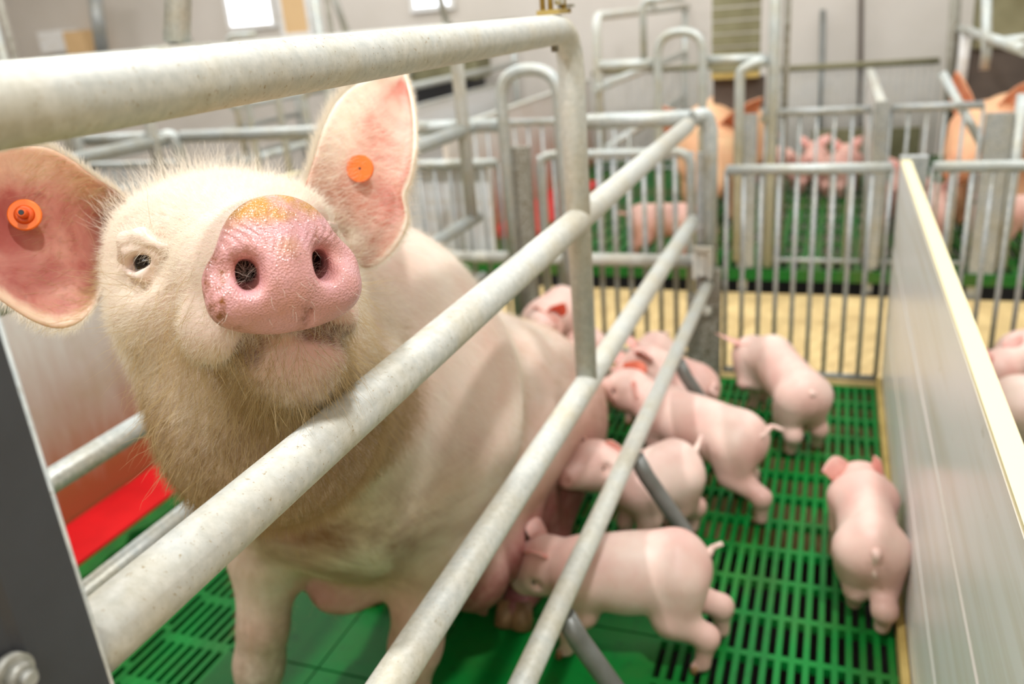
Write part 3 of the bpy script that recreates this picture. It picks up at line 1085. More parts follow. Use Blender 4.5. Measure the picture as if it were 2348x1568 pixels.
    # ear fringes
    def fringe(PP, side, out, n, ln, mat, spread=0.25):
        e = PP[:, side]
        seg = rng.integers(0, len(e) - 1, n)
        fr = rng.random(n)[:, None]
        P = e[seg] * (1 - fr) + e[seg + 1] * fr
        inn = PP[:, PP.shape[1] // 2][seg]
        d = (P - inn)
        d /= np.linalg.norm(d, axis=1, keepdims=True) + 1e-9
        d = d + np.asarray(out) + rng.normal(size=P.shape) * spread
        hairs('hair', P, d, ln * (0.5 + rng.random(n)), np.full(n, 0.12), np.full(n, 0.00009), mat, o, 4, 0.0)
    fringe(PR, 0, camv(0.2, -0.5, 0), 2600, 0.011, M_hair)
    fringe(PR, -1, camv(0, 0, -0.2), 1600, 0.006, M_hair)
    fringe(PL, 0, camv(-0.4, -0.2, 0), 1800, 0.009, M_hair)
    fringe(PL, -1, camv(-0.3, 0.3, 0), 1500, 0.008, M_hair)
    # hair lying inside the ear roots
    for PP, dirv, cnt in ((PL, camv(-0.6, 0.25, -0.45), 3600), (PR, camv(0.75, -0.15, -0.35), 2600)):
        i = (rng.random(cnt) ** 1.5 * 0.62 * PP.shape[0]).astype(int)
        j = rng.integers(0, PP.shape[1] - 1, cnt)
        P = PP[i, j] + (PP[np.minimum(i + 1, PP.shape[0] - 1), j] - PP[i, j]) * rng.random(cnt)[:, None] + (PP[i, j + 1] - PP[i, j]) * rng.random(cnt)[:, None]
        P = P - CF * 0.0025
        d = np.asarray(dirv)[None, :] + rng.normal(size=P.shape) * 0.25
        hairs('hair', P, d, 0.012 + 0.012 * rng.random(cnt), np.full(cnt, 0.1), np.full(cnt, 0.0001), M_hair_dirty if PP is PL else M_hair, o, 4, 0.0)
    return o


M_udder = simple('udder_skin', rgb(158, 88, 92), rgb(136, 70, 76), 30.0, 0.5)
M_sow_tail = simple('tail_skin', rgb(226, 190, 172), rgb(206, 168, 148), 30.0, 0.5)
sow = make_sow()


# ------------------------------------------------------------------ our farrowing crate (side panels, cross frame), nearest to the camera
XR, XL = -0.345, -0.965        # right and left side planes of the crate


def weld(mb, p, r):
    mb.tube([Vector(p) - Vector((0, 0.008, 0)), Vector(p) + Vector((0, 0.008, 0))], r, 16)


side = empty('stall_rail_frame', (XR, 1.2, 0), 0, 'near side frame of the crate, off-white pipe rails in front of the sow', 'crate frame')
OFF = -np.array([XR, 1.2, 0])


def part(mb, name, mat, par, off=None):
    o = mb.build(name, mat, par)
    if off is not None:
        o.location = off
    return o


top = bent([(XR, 0.02, 0.981), (XR, 1.172, 0.981), (XR, 1.172, 0.46)], 0.062, 14)
part(MB().tube(top, [0.0185] * (len(top) - 1) + [0.0165], 32), 'top_rail', M_pipe, side, OFF)
for z, y0, y1, r in ((0.718, 0.15, 2.16, 0.0190), (0.457, 0.15, 2.24, 0.0185), (0.282, 0.25, 2.24, 0.0155)):
    xx = XR if z > 0.3 else -0.305
    part(MB().tube([(xx, y0, z), (xx, y1, z)], r, 32), 'rail', M_pipe, side, OFF)
for y in (0.862, 1.30, 1.74):
    b = bent([(-0.300, y, 0.262), (-0.282, y, 0.225), (-0.212, y, 0.115), (-0.200, y, 0.006)], 0.05)
    part(MB().tube(b, 0.0145, 18), 'foot_brace', M_dark, side, OFF)
# pivot plate and bolt on top of the bend
part(MB().box((XR - 0.005, 1.125, 1.003), (0.03, 0.055, 0.006)), 'pivot_plate', M_yellow, side, OFF)
part(MB().box((XR + 0.004, 1.150, 1.009), (0.022, 0.03, 0.004), 0.3), 'pivot_washer', M_rusty, side, OFF)
for q in ([(XR - 0.008, 1.120, 1.003), (XR - 0.008, 1.120, 1.050)], [(XR - 0.018, 1.118, 1.003), (XR - 0.018, 1.118, 1.08)], [(XR + 0.006, 1.132, 1.003), (XR + 0.006, 1.132, 1.03), (XR + 0.012, 1.13, 1.07)]):
    part(MB().tube(q, 0.0036, 10), 'pivot_pin', M_yellow, side, OFF)
part(MB().tube([(XR - 0.001, 1.12, 1.018), (XR + 0.009, 1.12, 1.018)], 0.007, 12), 'pivot_nut', M_pipe, side, OFF)
part(MB().tube([(XR, 1.103, 0.968), (XR, 1.103, 0.955)], 0.0055, 6), 'bolt_end', M_rusty, side, OFF)

# the dark channel upright that the rails plug into
up = empty('steel_post', (-0.335, 0.2, 0), 0, 'dark grey steel channel post in the bottom corner, rails ending against it', 'post')
OFU = np.array([0.335, -0.2, 0])
xr = XR + 0.0215
mb = MB()
prof = [(xr, 0.237), (xr - 0.028, 0.237), (xr - 0.028, 0.234), (xr - 0.003, 0.234), (xr - 0.003, 0.204), (xr - 0.0055, 0.200), (xr - 0.0055, 0.150), (xr - 0.003, 0.146), (xr - 0.003, 0.10), (xr, 0.10), (xr, 0.147), (xr - 0.0025, 0.151), (xr - 0.0025, 0.199), (xr, 0.203)]
mb.prism(prof, 0.0, 0.955, 2)
part(mb, 'channel', M_post, up, OFU)
part(MB().tube([(xr - 0.0005, 0.2375, 0.0), (xr - 0.0005, 0.2375, 0.955)], 0.0012, 8), 'edge', M_pipe2, up, OFU)  # paler strip painted in as the lit metal edge
c = on(22, 1545, 0, xr)
mb = MB()
mb.tube([(xr, c[1], c[2]), (xr + 0.004, c[1], c[2])], 0.0095, 24).tube([(xr + 0.004, c[1], c[2]), (xr + 0.009, c[1], c[2])], 0.0065, 6).tube([(xr + 0.009, c[1], c[2]), (xr + 0.013, c[1], c[2])], 0.0035, 16)
part(mb, 'bolt', M_steel, up, OFU)

far = empty('stall_rail_frame', (XL, 1.2, 0), 0, 'far side frame of the crate, grey pipe rails behind the sow', 'crate frame')
OFF2 = -np.array([XL, 1.2, 0])
top = bent([(XL, 0.02, 0.981), (XL, 2.20, 0.981), (XL, 2.20, 0.46)], 0.062, 14)
part(MB().tube(top, 0.0175, 24), 'top_rail', M_pipe, far, OFF2)
for z in (0.72, 0.468, 0.285):
    part(MB().tube([(XL, 0.1, z), (XL, 2.24, z)], 0.0175, 24), 'rail', M_pipe2, far, OFF2)
part(MB().tube([(XL, 0.12, 0.97), (XL, 0.12, 0.0)], 0.0165, 20), 'post', M_pipe2, far, OFF2)
# slanting hanger from the far top rail
p0 = Vector(on(405, 100, 0, XL))
mb = MB()
mb.tube([p0, p0 + Vector((0.03, 0.10, 0.36))], 0.020, 4).box((p0.x, p0.y, 1.0), (0.05, 0.10, 0.006))
mb.tube([p0 + Vector((0, -0.03, 0.0)), p0 + Vector((0, -0.03, -0.035))], 0.004, 8)
part(mb, 'hanger', M_pipe, far, OFF2)

# cross frame at the rear: arch, bars, plank posts
YG = 2.28
fr = empty('crate_rear_frame', (-0.65, YG, 0), 0, 'galvanised rear frame with a rounded arch behind the sow, bolted to the crate rails', 'crate frame')
O3 = -np.array([-0.65, YG, 0])
part(MB().tube([(-2.0, YG, 0.722), (-0.885, YG, 0.722)], 0.0195, 20), 'top_bar', M_pipe2, fr, O3)
part(MB().tube([(-0.685, YG, 0.722), (-0.33, YG, 0.722)], 0.0205, 20), 'top_bar', M_pipe2, fr, O3)
part(MB().tube([(-1.6, YG + 0.02, 0.330), (-0.35, YG + 0.02, 0.330)], 0.0185, 20), 'bottom_bar', M_pipe, fr, O3)
ar = bent([(-0.862, YG - 0.03, 0.10), (-0.866, YG - 0.03, 0.868), (-0.700, YG - 0.03, 0.868), (-0.700, YG - 0.03, 0.10)], 0.083, 12)
part(MB().tube(ar, 0.0165, 22), 'arch', M_pipe2, fr, O3)
MBp = MB().box((-0.835, YG, 0.40), (0.055, 0.03, 0.52))
part(MBp, 'plank', M_rusty, fr, O3)
# corner post with elbow, latch and skirt
mb = MB().tube(bent([(-0.345, YG - 0.03, 0.725), (-0.315, YG - 0.005, 0.732), (-0.305, YG, 0.69), (-0.305, YG, 0.30)], 0.03, 8), 0.0195, 20)
part(mb, 'post', M_pipe2, fr, O3)
part(MB().box((-0.318, YG + 0.012, 0.42), (0.045, 0.02, 0.42)), 'post_plate', M_steel, fr, O3)
part(MB().box((-0.300, YG - 0.012, 0.16), (0.055, 0.03, 0.32)).box((-0.34, YG - 0.0, 0.12), (0.05, 0.03, 0.24)), 'post_foot', M_rusty, fr, O3)
mb = MB().box((-0.318, YG - 0.035, 0.345), (0.05, 0.02, 0.075))
for sx in (-1, 1):
    mb.box((-0.318 + sx * 0.020, YG - 0.05, 0.345), (0.010, 0.012, 0.085))
mb.box((-0.318, YG - 0.05, 0.385), (0.05, 0.012, 0.012))
part(mb, 'latch', M_pipe, fr, O3)
mb = MB()
for i in range(10):
    mb.tube([(-0.302, YG - 0.04, 0.205 + 0.002 * i), (-0.302, YG - 0.046, 0.205 + 0.002 * i)], 0.013 - 0.001 * i, 12)
part(MB().tube([(-0.306, YG - 0.03, 0.205), (-0.306, YG - 0.05, 0.205)], [0.015, 0.009], 16), 'nut', M_pipe, fr, O3)


# ------------------------------------------------------------------ gates with vertical bars
def gate(name, x0, x1, y, z0, z1, step, label, group=None, zmid=None, mats=(M_pipe2, M_steel), r=0.0135, rb=0.0062, round_end=False):
    g = empty(name, ((x0 + x1) / 2, y, z0), 0, label, 'gate', group)
    O = -np.array([(x0 + x1) / 2, y, z0])
    if round_end:
        pts = bent([(x0, y, z0), (x0, y, z1), (x1, y, z1), (x1, y, z0)], 0.045, 8)
    else:
        pts = [(x0, y, z1), (x1, y, z1)]
    part(MB().tube(pts, r, 18), 'top_rail', mats[0], g, O)
    part(MB().tube([(x0, y, z0 + 0.012), (x1, y, z0 + 0.012)], r * 0.62, 14), 'bottom_rail', mats[1], g, O)
    if zmid:
        part(MB().tube([(x0, y, zmid), (x1, y, zmid)], r * 0.7, 14), 'middle_rail', mats[1], g, O)
    n = max(2, int(round((x1 - x0) / step)))
    b0 = MB().tube([(0, 0, z0), (0, 0, z1)], rb, 12)
    first = None
    for i in range(n + 1):
        x = x0 + (x1 - x0) * i / n
        if first is None:
            first = part(b0, 'bar', mats[1], g, (x - (x0 + x1) / 2, 0, -z0))
        else:
            c = first.copy()
            c.location = (x - (x0 + x1) / 2, 0, -z0)
            C.objects.link(c)
            c.parent = g
    return g


gate('pen_gate', -0.262, 0.135, YG, 0.008, 0.585, 0.0445, 'low barred pen gate between the crate post and the white divider panel')
gate('pen_gate', 0.225, 0.92, YG, 0.008, 0.585, 0.0445, 'low barred pen gate right of the white divider panel')
gate('pen_gate', -0.80, -0.365, YG + 0.065, 0.02, 0.625, 0.043, 'barred gate with rounded corners inside the rear frame of the sow crate', round_end=True, r=0.0125, rb=0.007)
gate('pen_gate', -1.45, -0.93, YG + 0.065, 0.02, 0.605, 0.052, 'barred gate left of the arch with a white board behind it', r=0.014)
o = MB().box((-1.22, YG + 0.11, 0.45), (0.48, 0.014, 0.31)).build('gate_board', M_panel)
tag(o, 'white plastic board standing behind the gate left of the arch', 'board')

# white divider panel with cream capping, right of the piglets
XP = 0.151
dv = empty('divider_panel', (XP, 1.2, 0), 0, 'long white plastic divider panel with cream top edge right of the piglets', 'panel')
O4 = -np.array([XP, 1.2, 0])
prof = [(XP, 0.02), (XP, 0.19), (XP + 0.0015, 0.194), (XP + 0.0015, 0.221), (XP, 0.225), (XP, 0.385), (XP + 0.0015, 0.389), (XP + 0.0015, 0.416), (XP, 0.42), (XP, 0.600),
        (XP + 0.024, 0.600), (XP + 0.024, 0.02)]
mb = MB().prism(prof, 0.02, 2.262, 1)
part(mb, 'board', M_panel, dv, O4)
part(MB().mm((XP + 0.001, 0.02, 0.600), (XP + 0.023, 2.262, 0.606)), 'capping', M_cream, dv, O4)
part(MB().mm((XP - 0.014, 0.02, 0.0), (XP - 0.002, 2.262, 0.030)).mm((XP + 0.026, 0.02, 0.0), (XP + 0.036, 2.262, 0.03)), 'floor_channel', M_yellow, dv, O4)
part(MB().mm((XP + 0.0, YG - 0.018, 0.0), (XP + 0.062, YG + 0.02, 0.612)), 'end_post', M_steel, dv, O4)

# left partition, soiled white
dl = empty('divider_panel', (-1.55, 1.1, 0), 0, 'soiled white partition behind the sow, brown towards the floor', 'panel')
O5 = -np.array([-1.55, 1.1, 0])
part(MB().mm((-1.575, 0.0, 0.02), (-1.55, 2.26, 0.60)), 'board', M_soiled, dl, O5)
part(MB().mm((-1.576, 0.0, 0.60), (-1.549, 2.26, 0.607)), 'capping', M_cream, dl, O5)
# heated red creep mat and green rubber mat at its foot
mb = MB()
mb.mm((-1.545, 0.55, 0.0), (-1.40, 1.62, 0.034))
o = mb.build('heat_mat', M_red)
tag(o, 'bright red plastic piglet heat mat along the soiled partition', 'mat')
pts = [(-1.40, 0.6)]
n = 26
e = [(-1.365 + 0.018 * math.sin(i * 1.9) * math.sin(i * 0.7 + 1), 0.6 + i * 0.04) for i in range(n)]
o = MB().prism([(-1.398, 0.6)] + e + [(-1.398, 0.6 + (n - 1) * 0.04)], 0.0, 0.028, 2).build('rubber_mat', M_rubber)
tag(o, 'ragged green rubber mat edge in front of the red heat mat', 'mat')


# ------------------------------------------------------------------ floors
def slatted(name, x0, x1, y0, y1, z=0.0, px=0.0215, slot=0.0115, py=0.1, rib=0.013, t=0.018, mat=M_green):
    mb = MB()
    n = int(round((x1 - x0) / px))
    px = (x1 - x0) / n
    w = px - slot
    for i in range(n + 1):
        x = x0 + i * px
        mb.mm((max(x - w / 2, x0), y0, z - t), (min(x + w / 2, x1), y1, z))
    m_ = int(round((y1 - y0) / py))
    py = (y1 - y0) / m_
    for j in range(m_ + 1):
        y = y0 + j * py
        for i in range(n):
            a, b = x0 + i * px + w / 2, x0 + (i + 1) * px - w / 2
            mb.mm((a, max(y - rib / 2, y0), z - t), (b, min(y + rib / 2, y1), z - 0.0008))
    o = mb.build(name, mat)
    o['kind'] = 'structure'
    return o


slatted('floor_slats', -0.235, XP, 0.05, 2.262)
slatted('floor_slats', -0.955, -0.235, 1.382, 2.262)
slatted('floor_slats', -1.10, -0.955, 0.05, 2.262, py=0.112, rib=0.02)
slatted('floor_slats', -1.55, -1.10, 0.05, 2.262)
slatted('floor_slats', XP + 0.024, 0.95, 0.05, 2.262)
mb = MB()
for j in range(6):
    y = 0.05 + j * 0.2212
    for (a, b) in ((-0.955, -0.775), (-0.772, -0.592), (-0.589, -0.409), (-0.406, -0.235)):
        mb.mm((a, y + 0.002, -0.018), (b, y + 0.2192, 0.0))
mb.mm((-0.955, 0.05, -0.02), (-0.235, 1.37, -0.012))
o = mb.build('floor_plates', M_green)
o['kind'] = 'structure'
o = MB().mm((-6.4, -2.99, -0.6), (2.9, 0.0, -0.02)).build('floor', M_tan)
o['kind'] = 'structure'
o = MB().mm((-4, 0.0, -0.62), (2.5, 2.29, -0.6)).mm((-4, 3.03, -0.62), (2.5, 5.6, -0.6)).build('floor_pit', M_void)
o['kind'] = 'structure'
o = MB().mm((-4, 2.285, -0.6), (2.5, 3.04, 0.0)).mm((-4, 2.262, -0.02), (2.5, 2.29, 0.012)).build('floor', M_tan)
o['kind'] = 'structure'
# far row stands on a raised slatted floor
ZB = 0.085
slatted('floor_slats', -1.6, 0.9, 3.06, 5.4, ZB, 0.045, 0.016, 0.2, 0.02, mat=M_green_old)
o = MB().mm((-4, 3.05, 0.045), (2.5, 3.062, ZB)).build('floor_edge', M_green_old)  # dirty green doubles as painted shade on this edge
o['kind'] = 'structure'

# barn shell
for nm, a, b in (('wall_back', (-6.5, 5.62, -0.6), (3.0, 5.7, 3.42)), ('wall_left', (-6.5, -3.0, -0.6), (-6.42, 5.7, 3.42)), ('wall_right', (2.92, -3.0, -0.6), (3.0, 5.7, 3.42)), ('wall_front', (-6.5, -3.08, -0.6), (3.0, -3.0, 3.42))):
    o = MB().mm(a, b).build(nm, M_wall)
    o['kind'] = 'structure'
o = MB().mm((-6.5, -3.08, 3.42), (3.0, 5.7, 3.48)).build('ceiling', M_ceil)
o['kind'] = 'structure'


# ------------------------------------------------------------------ piglets (and, scaled up, the far sows)
def piglet(name, label, cat, A, B, Cc, Sn, feet, ears=None, tail=None, sc=1.0, mat=None, earmat=None, group=None, step=0.0045, eye=True, gz=0.0, fat=1.0, hoof=True):
    """A rump, B shoulder, Cc head, Sn snout; feet = [hind near, hind far, fore near, fore far] ground points (None = derived);
    ears = [(tip, width-dir scale), ...]"""
    mat = mat or M_piglet
    earmat = earmat or M_pear
    A, B, Cc, Sn = [np.asarray(p, float) for p in (A, B, Cc, Sn)]
    hd = (B - A)
    hd[2] = 0
    hd /= np.linalg.norm(hd)
    sd = np.array([hd[1], -hd[0], 0.0])                 # animal's right-hand side
    UPV = np.array([0, 0, 1.0])
    r = 0.058 * sc
    g = gz
    # derived feet
    F0 = [A - hd * 0.02 * sc + sd * 0.036 * sc, A - hd * 0.02 * sc - sd * 0.036 * sc, B + hd * 0.01 * sc + sd * 0.034 * sc, B + hd * 0.01 * sc - sd * 0.034 * sc]
    ft = []
    for i in range(4):
        p = feet[i] if feet and feet[i] is not None else F0[i]
        ft.append(np.array([p[0], p[1], g + 0.006 * sc]))
    pts = np.array([A, B, Cc, Sn] + ft)
    lo, hi = pts.min(0) - r * 1.9, pts.max(0) + r * 1.9
    lo[2] = g - 0.01
    st = step * (sc if sc > 1.5 else 1)
    G = Field(np.arange(lo[0], hi[0], st), np.arange(lo[1], hi[1], st), np.arange(lo[2], hi[2], st))
    mg = 0.03 * sc
    L = np.linalg.norm(B - A)
    G.cone(A, B, r * 0.94 * fat, r * 0.90 * fat, 0.02 * sc, m=mg)
    G.ell((A + B) / 2 - UPV * 0.014 * sc, (L * 0.50, r * 0.92 * fat, r * 0.94 * fat), [hd, sd, UPV], 0.03 * sc, m=mg)
    G.ell(A - UPV * 0.004 * sc, (0.050 * sc, r * 0.94 * fat, r * 0.98), [hd, sd, UPV], 0.02 * sc, m=mg)
    G.cone(A + UPV * r * 0.52, B + UPV * r * 0.50, 0.024 * sc, 0.024 * sc, 0.03 * sc, m=mg)
    G.cone(B + UPV * 0.004 * sc, Cc - (Sn - Cc) * 0.15, r * 0.84, 0.041 * sc, 0.022 * sc, m=mg)
    hf = Sn - Cc
    hl = np.linalg.norm(hf)
    hf /= hl
    hu = UPV - hf * (UPV @ hf)
    hu /= np.linalg.norm(hu)
    hs = np.cross(hf, hu)
    G.ell(Cc, (0.050 * sc, 0.047 * sc, 0.046 * sc), [hf, hs, hu], 0.02 * sc, m=mg)
    G.cone(Cc + hf * 0.015 * sc - hu * 0.004 * sc, Sn - hf * 0.008 * sc, 0.037 * sc, 0.0195 * sc, 0.02 * sc, m=mg)
    G.cone(Cc - hu * 0.018 * sc, Sn - hf * 0.018 * sc - hu * 0.012 * sc, 0.028 * sc, 0.012 * sc, 0.012 * sc, m=mg)
    G.ell(Sn - hf * 0.003 * sc, (0.006 * sc, 0.0205 * sc, 0.0175 * sc), [hf, hs, hu], 0.006 * sc, m=mg)
    for s in (-1, 1):
        G.ball(Sn + hf * 0.004 * sc + hs * s * 0.008 * sc, 0.0042 * sc, 0.003 * sc, 'sub')
        G.ball(Cc + hf * 0.018 * sc + hs * s * 0.044 * sc + hu * 0.008 * sc, 0.009 * sc, 0.010 * sc, 'sub')
    # hind legs: hip - knee (forward) - hock (back) - foot
    for i, s in ((0, 1), (1, -1)):
        f = ft[i]
        hip = A + sd * s * r * 0.46 * fat - UPV * 0.004 * sc
        zt = hip[2] - g
        mid = (hip + f) / 2
        knee = np.array([*(hip * 0.55 + f * 0.45)[:2], g + zt * 0.60]) + hd * 0.026 * sc
        hock = np.array([*(hip * 0.2 + f * 0.8)[:2], g + zt * 0.41]) - hd * 0.014 * sc
        G.ell(hip * 0.60 + knee * 0.40, (0.047 * sc, 0.033 * sc, 0.062 * sc), [hd, sd, UPV], 0.014 * sc, m=mg)
        G.chain([hip, knee, hock, f + UPV * 0.012 * sc], [0.042 * sc, 0.031 * sc, 0.0175 * sc, 0.0125 * sc], 0.012 * sc, m=mg)
        G.cone(f + UPV * 0.010 * sc, f + hd * 0.012 * sc + UPV * 0.003 * sc, 0.0115 * sc, 0.009 * sc, 0.006 * sc, m=mg)
        G.ball(hock, 0.0185 * sc, 0.01 * sc)
    for i, s in ((2, 1), (3, -1)):
        f = ft[i]
        sh = B + sd * s * r * 0.42 + hd * 0.004 * sc
        zt = sh[2] - g
        elb = np.array([*(sh * 0.65 + f * 0.35)[:2], g + zt * 0.60]) - hd * 0.008 * sc
        kn = np.array([*(sh * 0.25 + f * 0.75)[:2], g + zt * 0.38]) + hd * 0.004 * sc
        G.chain([sh, elb, kn, f + UPV * 0.012 * sc], [0.038 * sc, 0.024 * sc, 0.0155 * sc, 0.0120 * sc], 0.012 * sc, m=mg)
        G.cone(f + UPV * 0.010 * sc, f + hd * 0.011 * sc + UPV * 0.003 * sc, 0.011 * sc, 0.0085 * sc, 0.006 * sc, m=mg)
    V, Q = G.mesh()
    V = relax(V, Q, 2, 0.5)
    V[:, 2] = np.maximum(V[:, 2], g + 0.0005)
    o = np_mesh(name, V, Q, mat)
    tag(o, label, cat, group)
    me = o.data
    z = (V[:, 2] - g) / sc
    dA = np.linalg.norm(V - (A - hd * 0.055 * sc - UPV * 0.01 * sc), axis=1) / sc
    dS = np.linalg.norm(V - Sn, axis=1) / sc
    fattr(me, 'dirt', np.clip(0.35 * smooth01(-z, -0.10, -0.02) + 0.5 * smooth01(-dA, -0.04, -0.015) + 0.3 * smooth01(-dS, -0.03, -0.01), 0, 1))
    fattr(me, 'pink', np.clip(0.9 * smooth01(-dS, -0.022, -0.012) + 0.5 * smooth01(-dA, -0.07, -0.02) + 0.35 * smooth01(-z, -0.15, -0.08), 0, 1))
    # hooves
    if hoof:
        for i in range(4):
            f = ft[i]
            mb = MB()
            for s in (-1, 1):
                a = f + hd * 0.010 * sc + sd * s * 0.0045 * sc + UPV * 0.002 * sc
                mb.tube([a + UPV * 0.010 * sc - hd * 0.004 * sc, a - UPV * 0.0055 * sc + hd * 0.006 * sc], [0.0058 * sc, 0.0062 * sc], 10)
            mb.build('hoof', M_hoof, o)
    # ears: pointed flaps
    if ears is None:
        ears = [1, 1]
    for s, e in ((1, ears[0]), (-1, ears[1])):
        em = earmat
        if isinstance(e, tuple) and len(e) == 2:
            e, em = e
        if e is None:
            continue
        root = Cc - hf * 0.018 * sc + hs * s * 0.030 * sc + hu * 0.026 * sc
        if isinstance(e, (int, float)):
            tip = root + (hs * s * 0.75 - hf * 0.25 + hu * 0.75) * 0.070 * sc * e
        else:
            tip = np.asarray(e, float)
        d = tip - root
        ln = np.linalg.norm(d)
        d /= ln
        nrm = hf * 0.9 + hs * s * 0.5 + hu * 0.1
        nrm -= d * (nrm @ d)
        nrm /= np.linalg.norm(nrm)
        w = np.cross(d, nrm)
        wd = 0.027 * sc
        Lp = [root - w * wd * k + d * ln * t - d * 0.008 * sc for t, k in ((0, 0.75), (0.25, 1.0), (0.5, 0.95), (0.75, 0.6), (1.0, 0.05))]
        Rp = [root + w * wd * k + d * ln * t - d * 0.008 * sc for t, k in ((0, 0.65), (0.25, 0.95), (0.5, 0.9), (0.75, 0.5), (1.0, -0.05))]
        sheet('ear', Lp, Rp, -nrm * 0.010 * sc, em, o, 0.0025 * sc, 12, 8)
    # tail
    t0 = A - hd * (r * 0.90) + UPV * r * 0.42
    if tail is None:
        tail = [t0 - hd * 0.03 * sc + UPV * 0.004 * sc, t0 - hd * 0.055 * sc + UPV * 0.018 * sc]
    else:
        tail = [np.asarray(p, float) for p in tail]
    tp = [t0 + hd * 0.010 * sc] + [t0] + tail
    tp = [Vector(p) for p in tp]
    sm = bent([tuple(p) for p in tp], 0.02 * sc, 4)
    n = len(sm)
    MB().tube(sm, [(0.0085 - 0.0045 * i / (n - 1)) * sc for i in range(n)], 10).build('tail', mat, o)
    if eye:
        for s in (-1, 1):
            c = Cc + hf * 0.019 * sc + hs * s * 0.0370 * sc + hu * 0.008 * sc
            mb = MB()
            mb.tube([c - hs * s * 0.004 * sc, c - hs * s * 0.0005 * sc, c + hs * s * 0.0015 * sc], [0.0042 * sc, 0.0042 * sc, 0.0015 * sc], 12)
            mb.build('eye', M_eye, o)
    return o


def pt(px, py, z):
    return on(px, py, 2, z)


# P1: nearest, side-on, head down at the udder
piglet('piglet', 'pink piglet seen side-on, nearest to the bottom edge, nursing with a curled tail', 'piglet',
       pt(1548, 1300, .160), pt(1345, 1312, .150), pt(1246, 1296, .135), pt(1190, 1342, .10),
       [pt(1655, 1462, 0), pt(1612, 1540, 0), (-0.385, 1.15, 0), (-0.372, 1.07, 0)],
       tail=[pt(1632, 1256, .19), pt(1656, 1246, .20)], ears=[1.0, at(1186, 1258, 1.40)], fat=1.06)
# P2: face turned to the camera
piglet('piglet', 'pale piglet turning its face to the camera between the two lower rails', 'piglet',
       pt(1545, 1078, .155), pt(1465, 1112, .150), at(1358, 1066, 1.630), at(1294, 1099, 1.560),
       [None, pt(1588, 1222, 0), None, None], tail=[pt(1600, 1020, .18), pt(1608, 1000, .19)],
       ears=[at(1322, 980, 1.64), at(1440, 1030, 1.60)])
# P3: head raised, orange ears
piglet('piglet', 'pink piglet with head raised towards the sow and a translucent orange ear', 'piglet',
       pt(1695, 1008, .165), pt(1525, 945, .165), pt(1440, 893, .205), pt(1386, 885, .205),
       [pt(1703, 1140, 0), pt(1745, 1205, 0), None, None], tail=[pt(1770, 975, .185), pt(1798, 988, .18)],
       ears=[(at(1421, 830, 1.90), M_pear_red), at(1468, 940, 1.86)], fat=1.05)
# P4: partly hidden behind P3
piglet('piglet', 'white-headed piglet mostly hidden behind the one with the raised head', 'piglet',
       pt(1594, 890, .150), pt(1524, 862, .160), pt(1478, 838, .190), pt(1452, 872, .155),
       None, tail=[pt(1628, 900, .165), pt(1644, 902, .17)], ears=[0.9, 0.9])
# P5: by the gate, rump to the camera
piglet('piglet', 'pink piglet by the barred gate, rump towards the camera, head turned left', 'piglet',
       pt(1842, 905, .155), pt(1770, 822, .162), pt(1722, 818, .150), pt(1706, 885, .085),
       [pt(1872, 1030, 0), pt(1812, 1046, 0), pt(1752, 925, 0), pt(1728, 938, 0)],
       tail=[pt(1885, 872, .165), pt(1893, 880, .155)], ears=[1.0, pt(1672, 790, .18)], fat=0.92)
SH = np.array([0.018, 0, 0])
# P6: along the white panel, seen from behind
piglet('piglet', 'pink piglet walking away beside the white divider panel, both ears spread', 'piglet',
       pt(2026, 1262, .136) - SH, pt(2004, 1150, .148) - SH, at(1996, 1120, 1.585) - SH, at(1988, 1146, 1.67) - SH,
       [pt(2048, 1460, 0) - SH, pt(1983, 1402, 0) - SH, None, pt(1942, 1290, 0) - SH],
       tail=[pt(2030, 1300, .135) - SH, pt(2034, 1328, .118) - SH], ears=[at(2044, 1052, 1.50) - SH, at(1906, 1084, 1.50) - SH], fat=0.79)
# P7-P9: behind the sow
piglet('piglet', 'pink piglet standing behind the sow left of the crate pipe, one red ear', 'piglet',
       on(1290, 705, 1, 2.16), on(1245, 735, 1, 2.08), on(1250, 745, 1, 2.02), on(1235, 780, 1, 1.98),
       None, tail=[on(1325, 675, 1, 2.18), on(1336, 660, 1, 2.18)], ears=[on(1285, 740, 1, 1.99), 0.9], earmat=M_pear_red)
piglet('piglet', 'pinkish piglet bending down behind the middle rail, tail to the right', 'piglet',
       pt(1504, 812, .150), pt(1474, 846, .150), pt(1440, 872, .11), pt(1424, 896, .08),
       None, tail=[pt(1522, 765, .17), pt(1534, 762, .172)], ears=[0.9, 0.9], fat=0.9)
piglet('piglet', 'pink piglet lying close behind the sow rump, right of the crate pipe', 'piglet',
       on(1345, 795, 1, 2.04), on(1326, 840, 1, 1.93), on(1318, 868, 1, 1.85), on(1328, 895, 1, 1.80),
       None, ears=[0.7, 0.7], fat=0.85)
# right-hand pen
piglet('piglet', 'pink piglet beyond the white divider, head pointing left at the picture edge', 'piglet',
       pt(2420, 800, .165), pt(2340, 815, .160), pt(2285, 850, .150), pt(2240, 860, .120),
       None, ears=[0.9, 0.9])
piglet('piglet', 'greyish pink piglet rump beyond the white divider at the picture edge', 'piglet',
       pt(2330, 925, .150), pt(2420, 925, .155), pt(2480, 915, .14), pt(2520, 925, .11),
       [pt(2345, 1075, 0), pt(2310, 1040, 0), None, None], tail=[pt(2298, 990, .12), pt(2292, 1030, .09)], ears=[0.9, 0.9])


# ------------------------------------------------------------------ background: neighbouring crates on the left, the far row across the aisle
def crate_copy(src, x, y, rz, label, dz=0.0):
    c = copy_tree(src)
    c.location = (x, y, dz)
    c.rotation_euler = (0, 0, rz)
    c['label'] = label
    return c


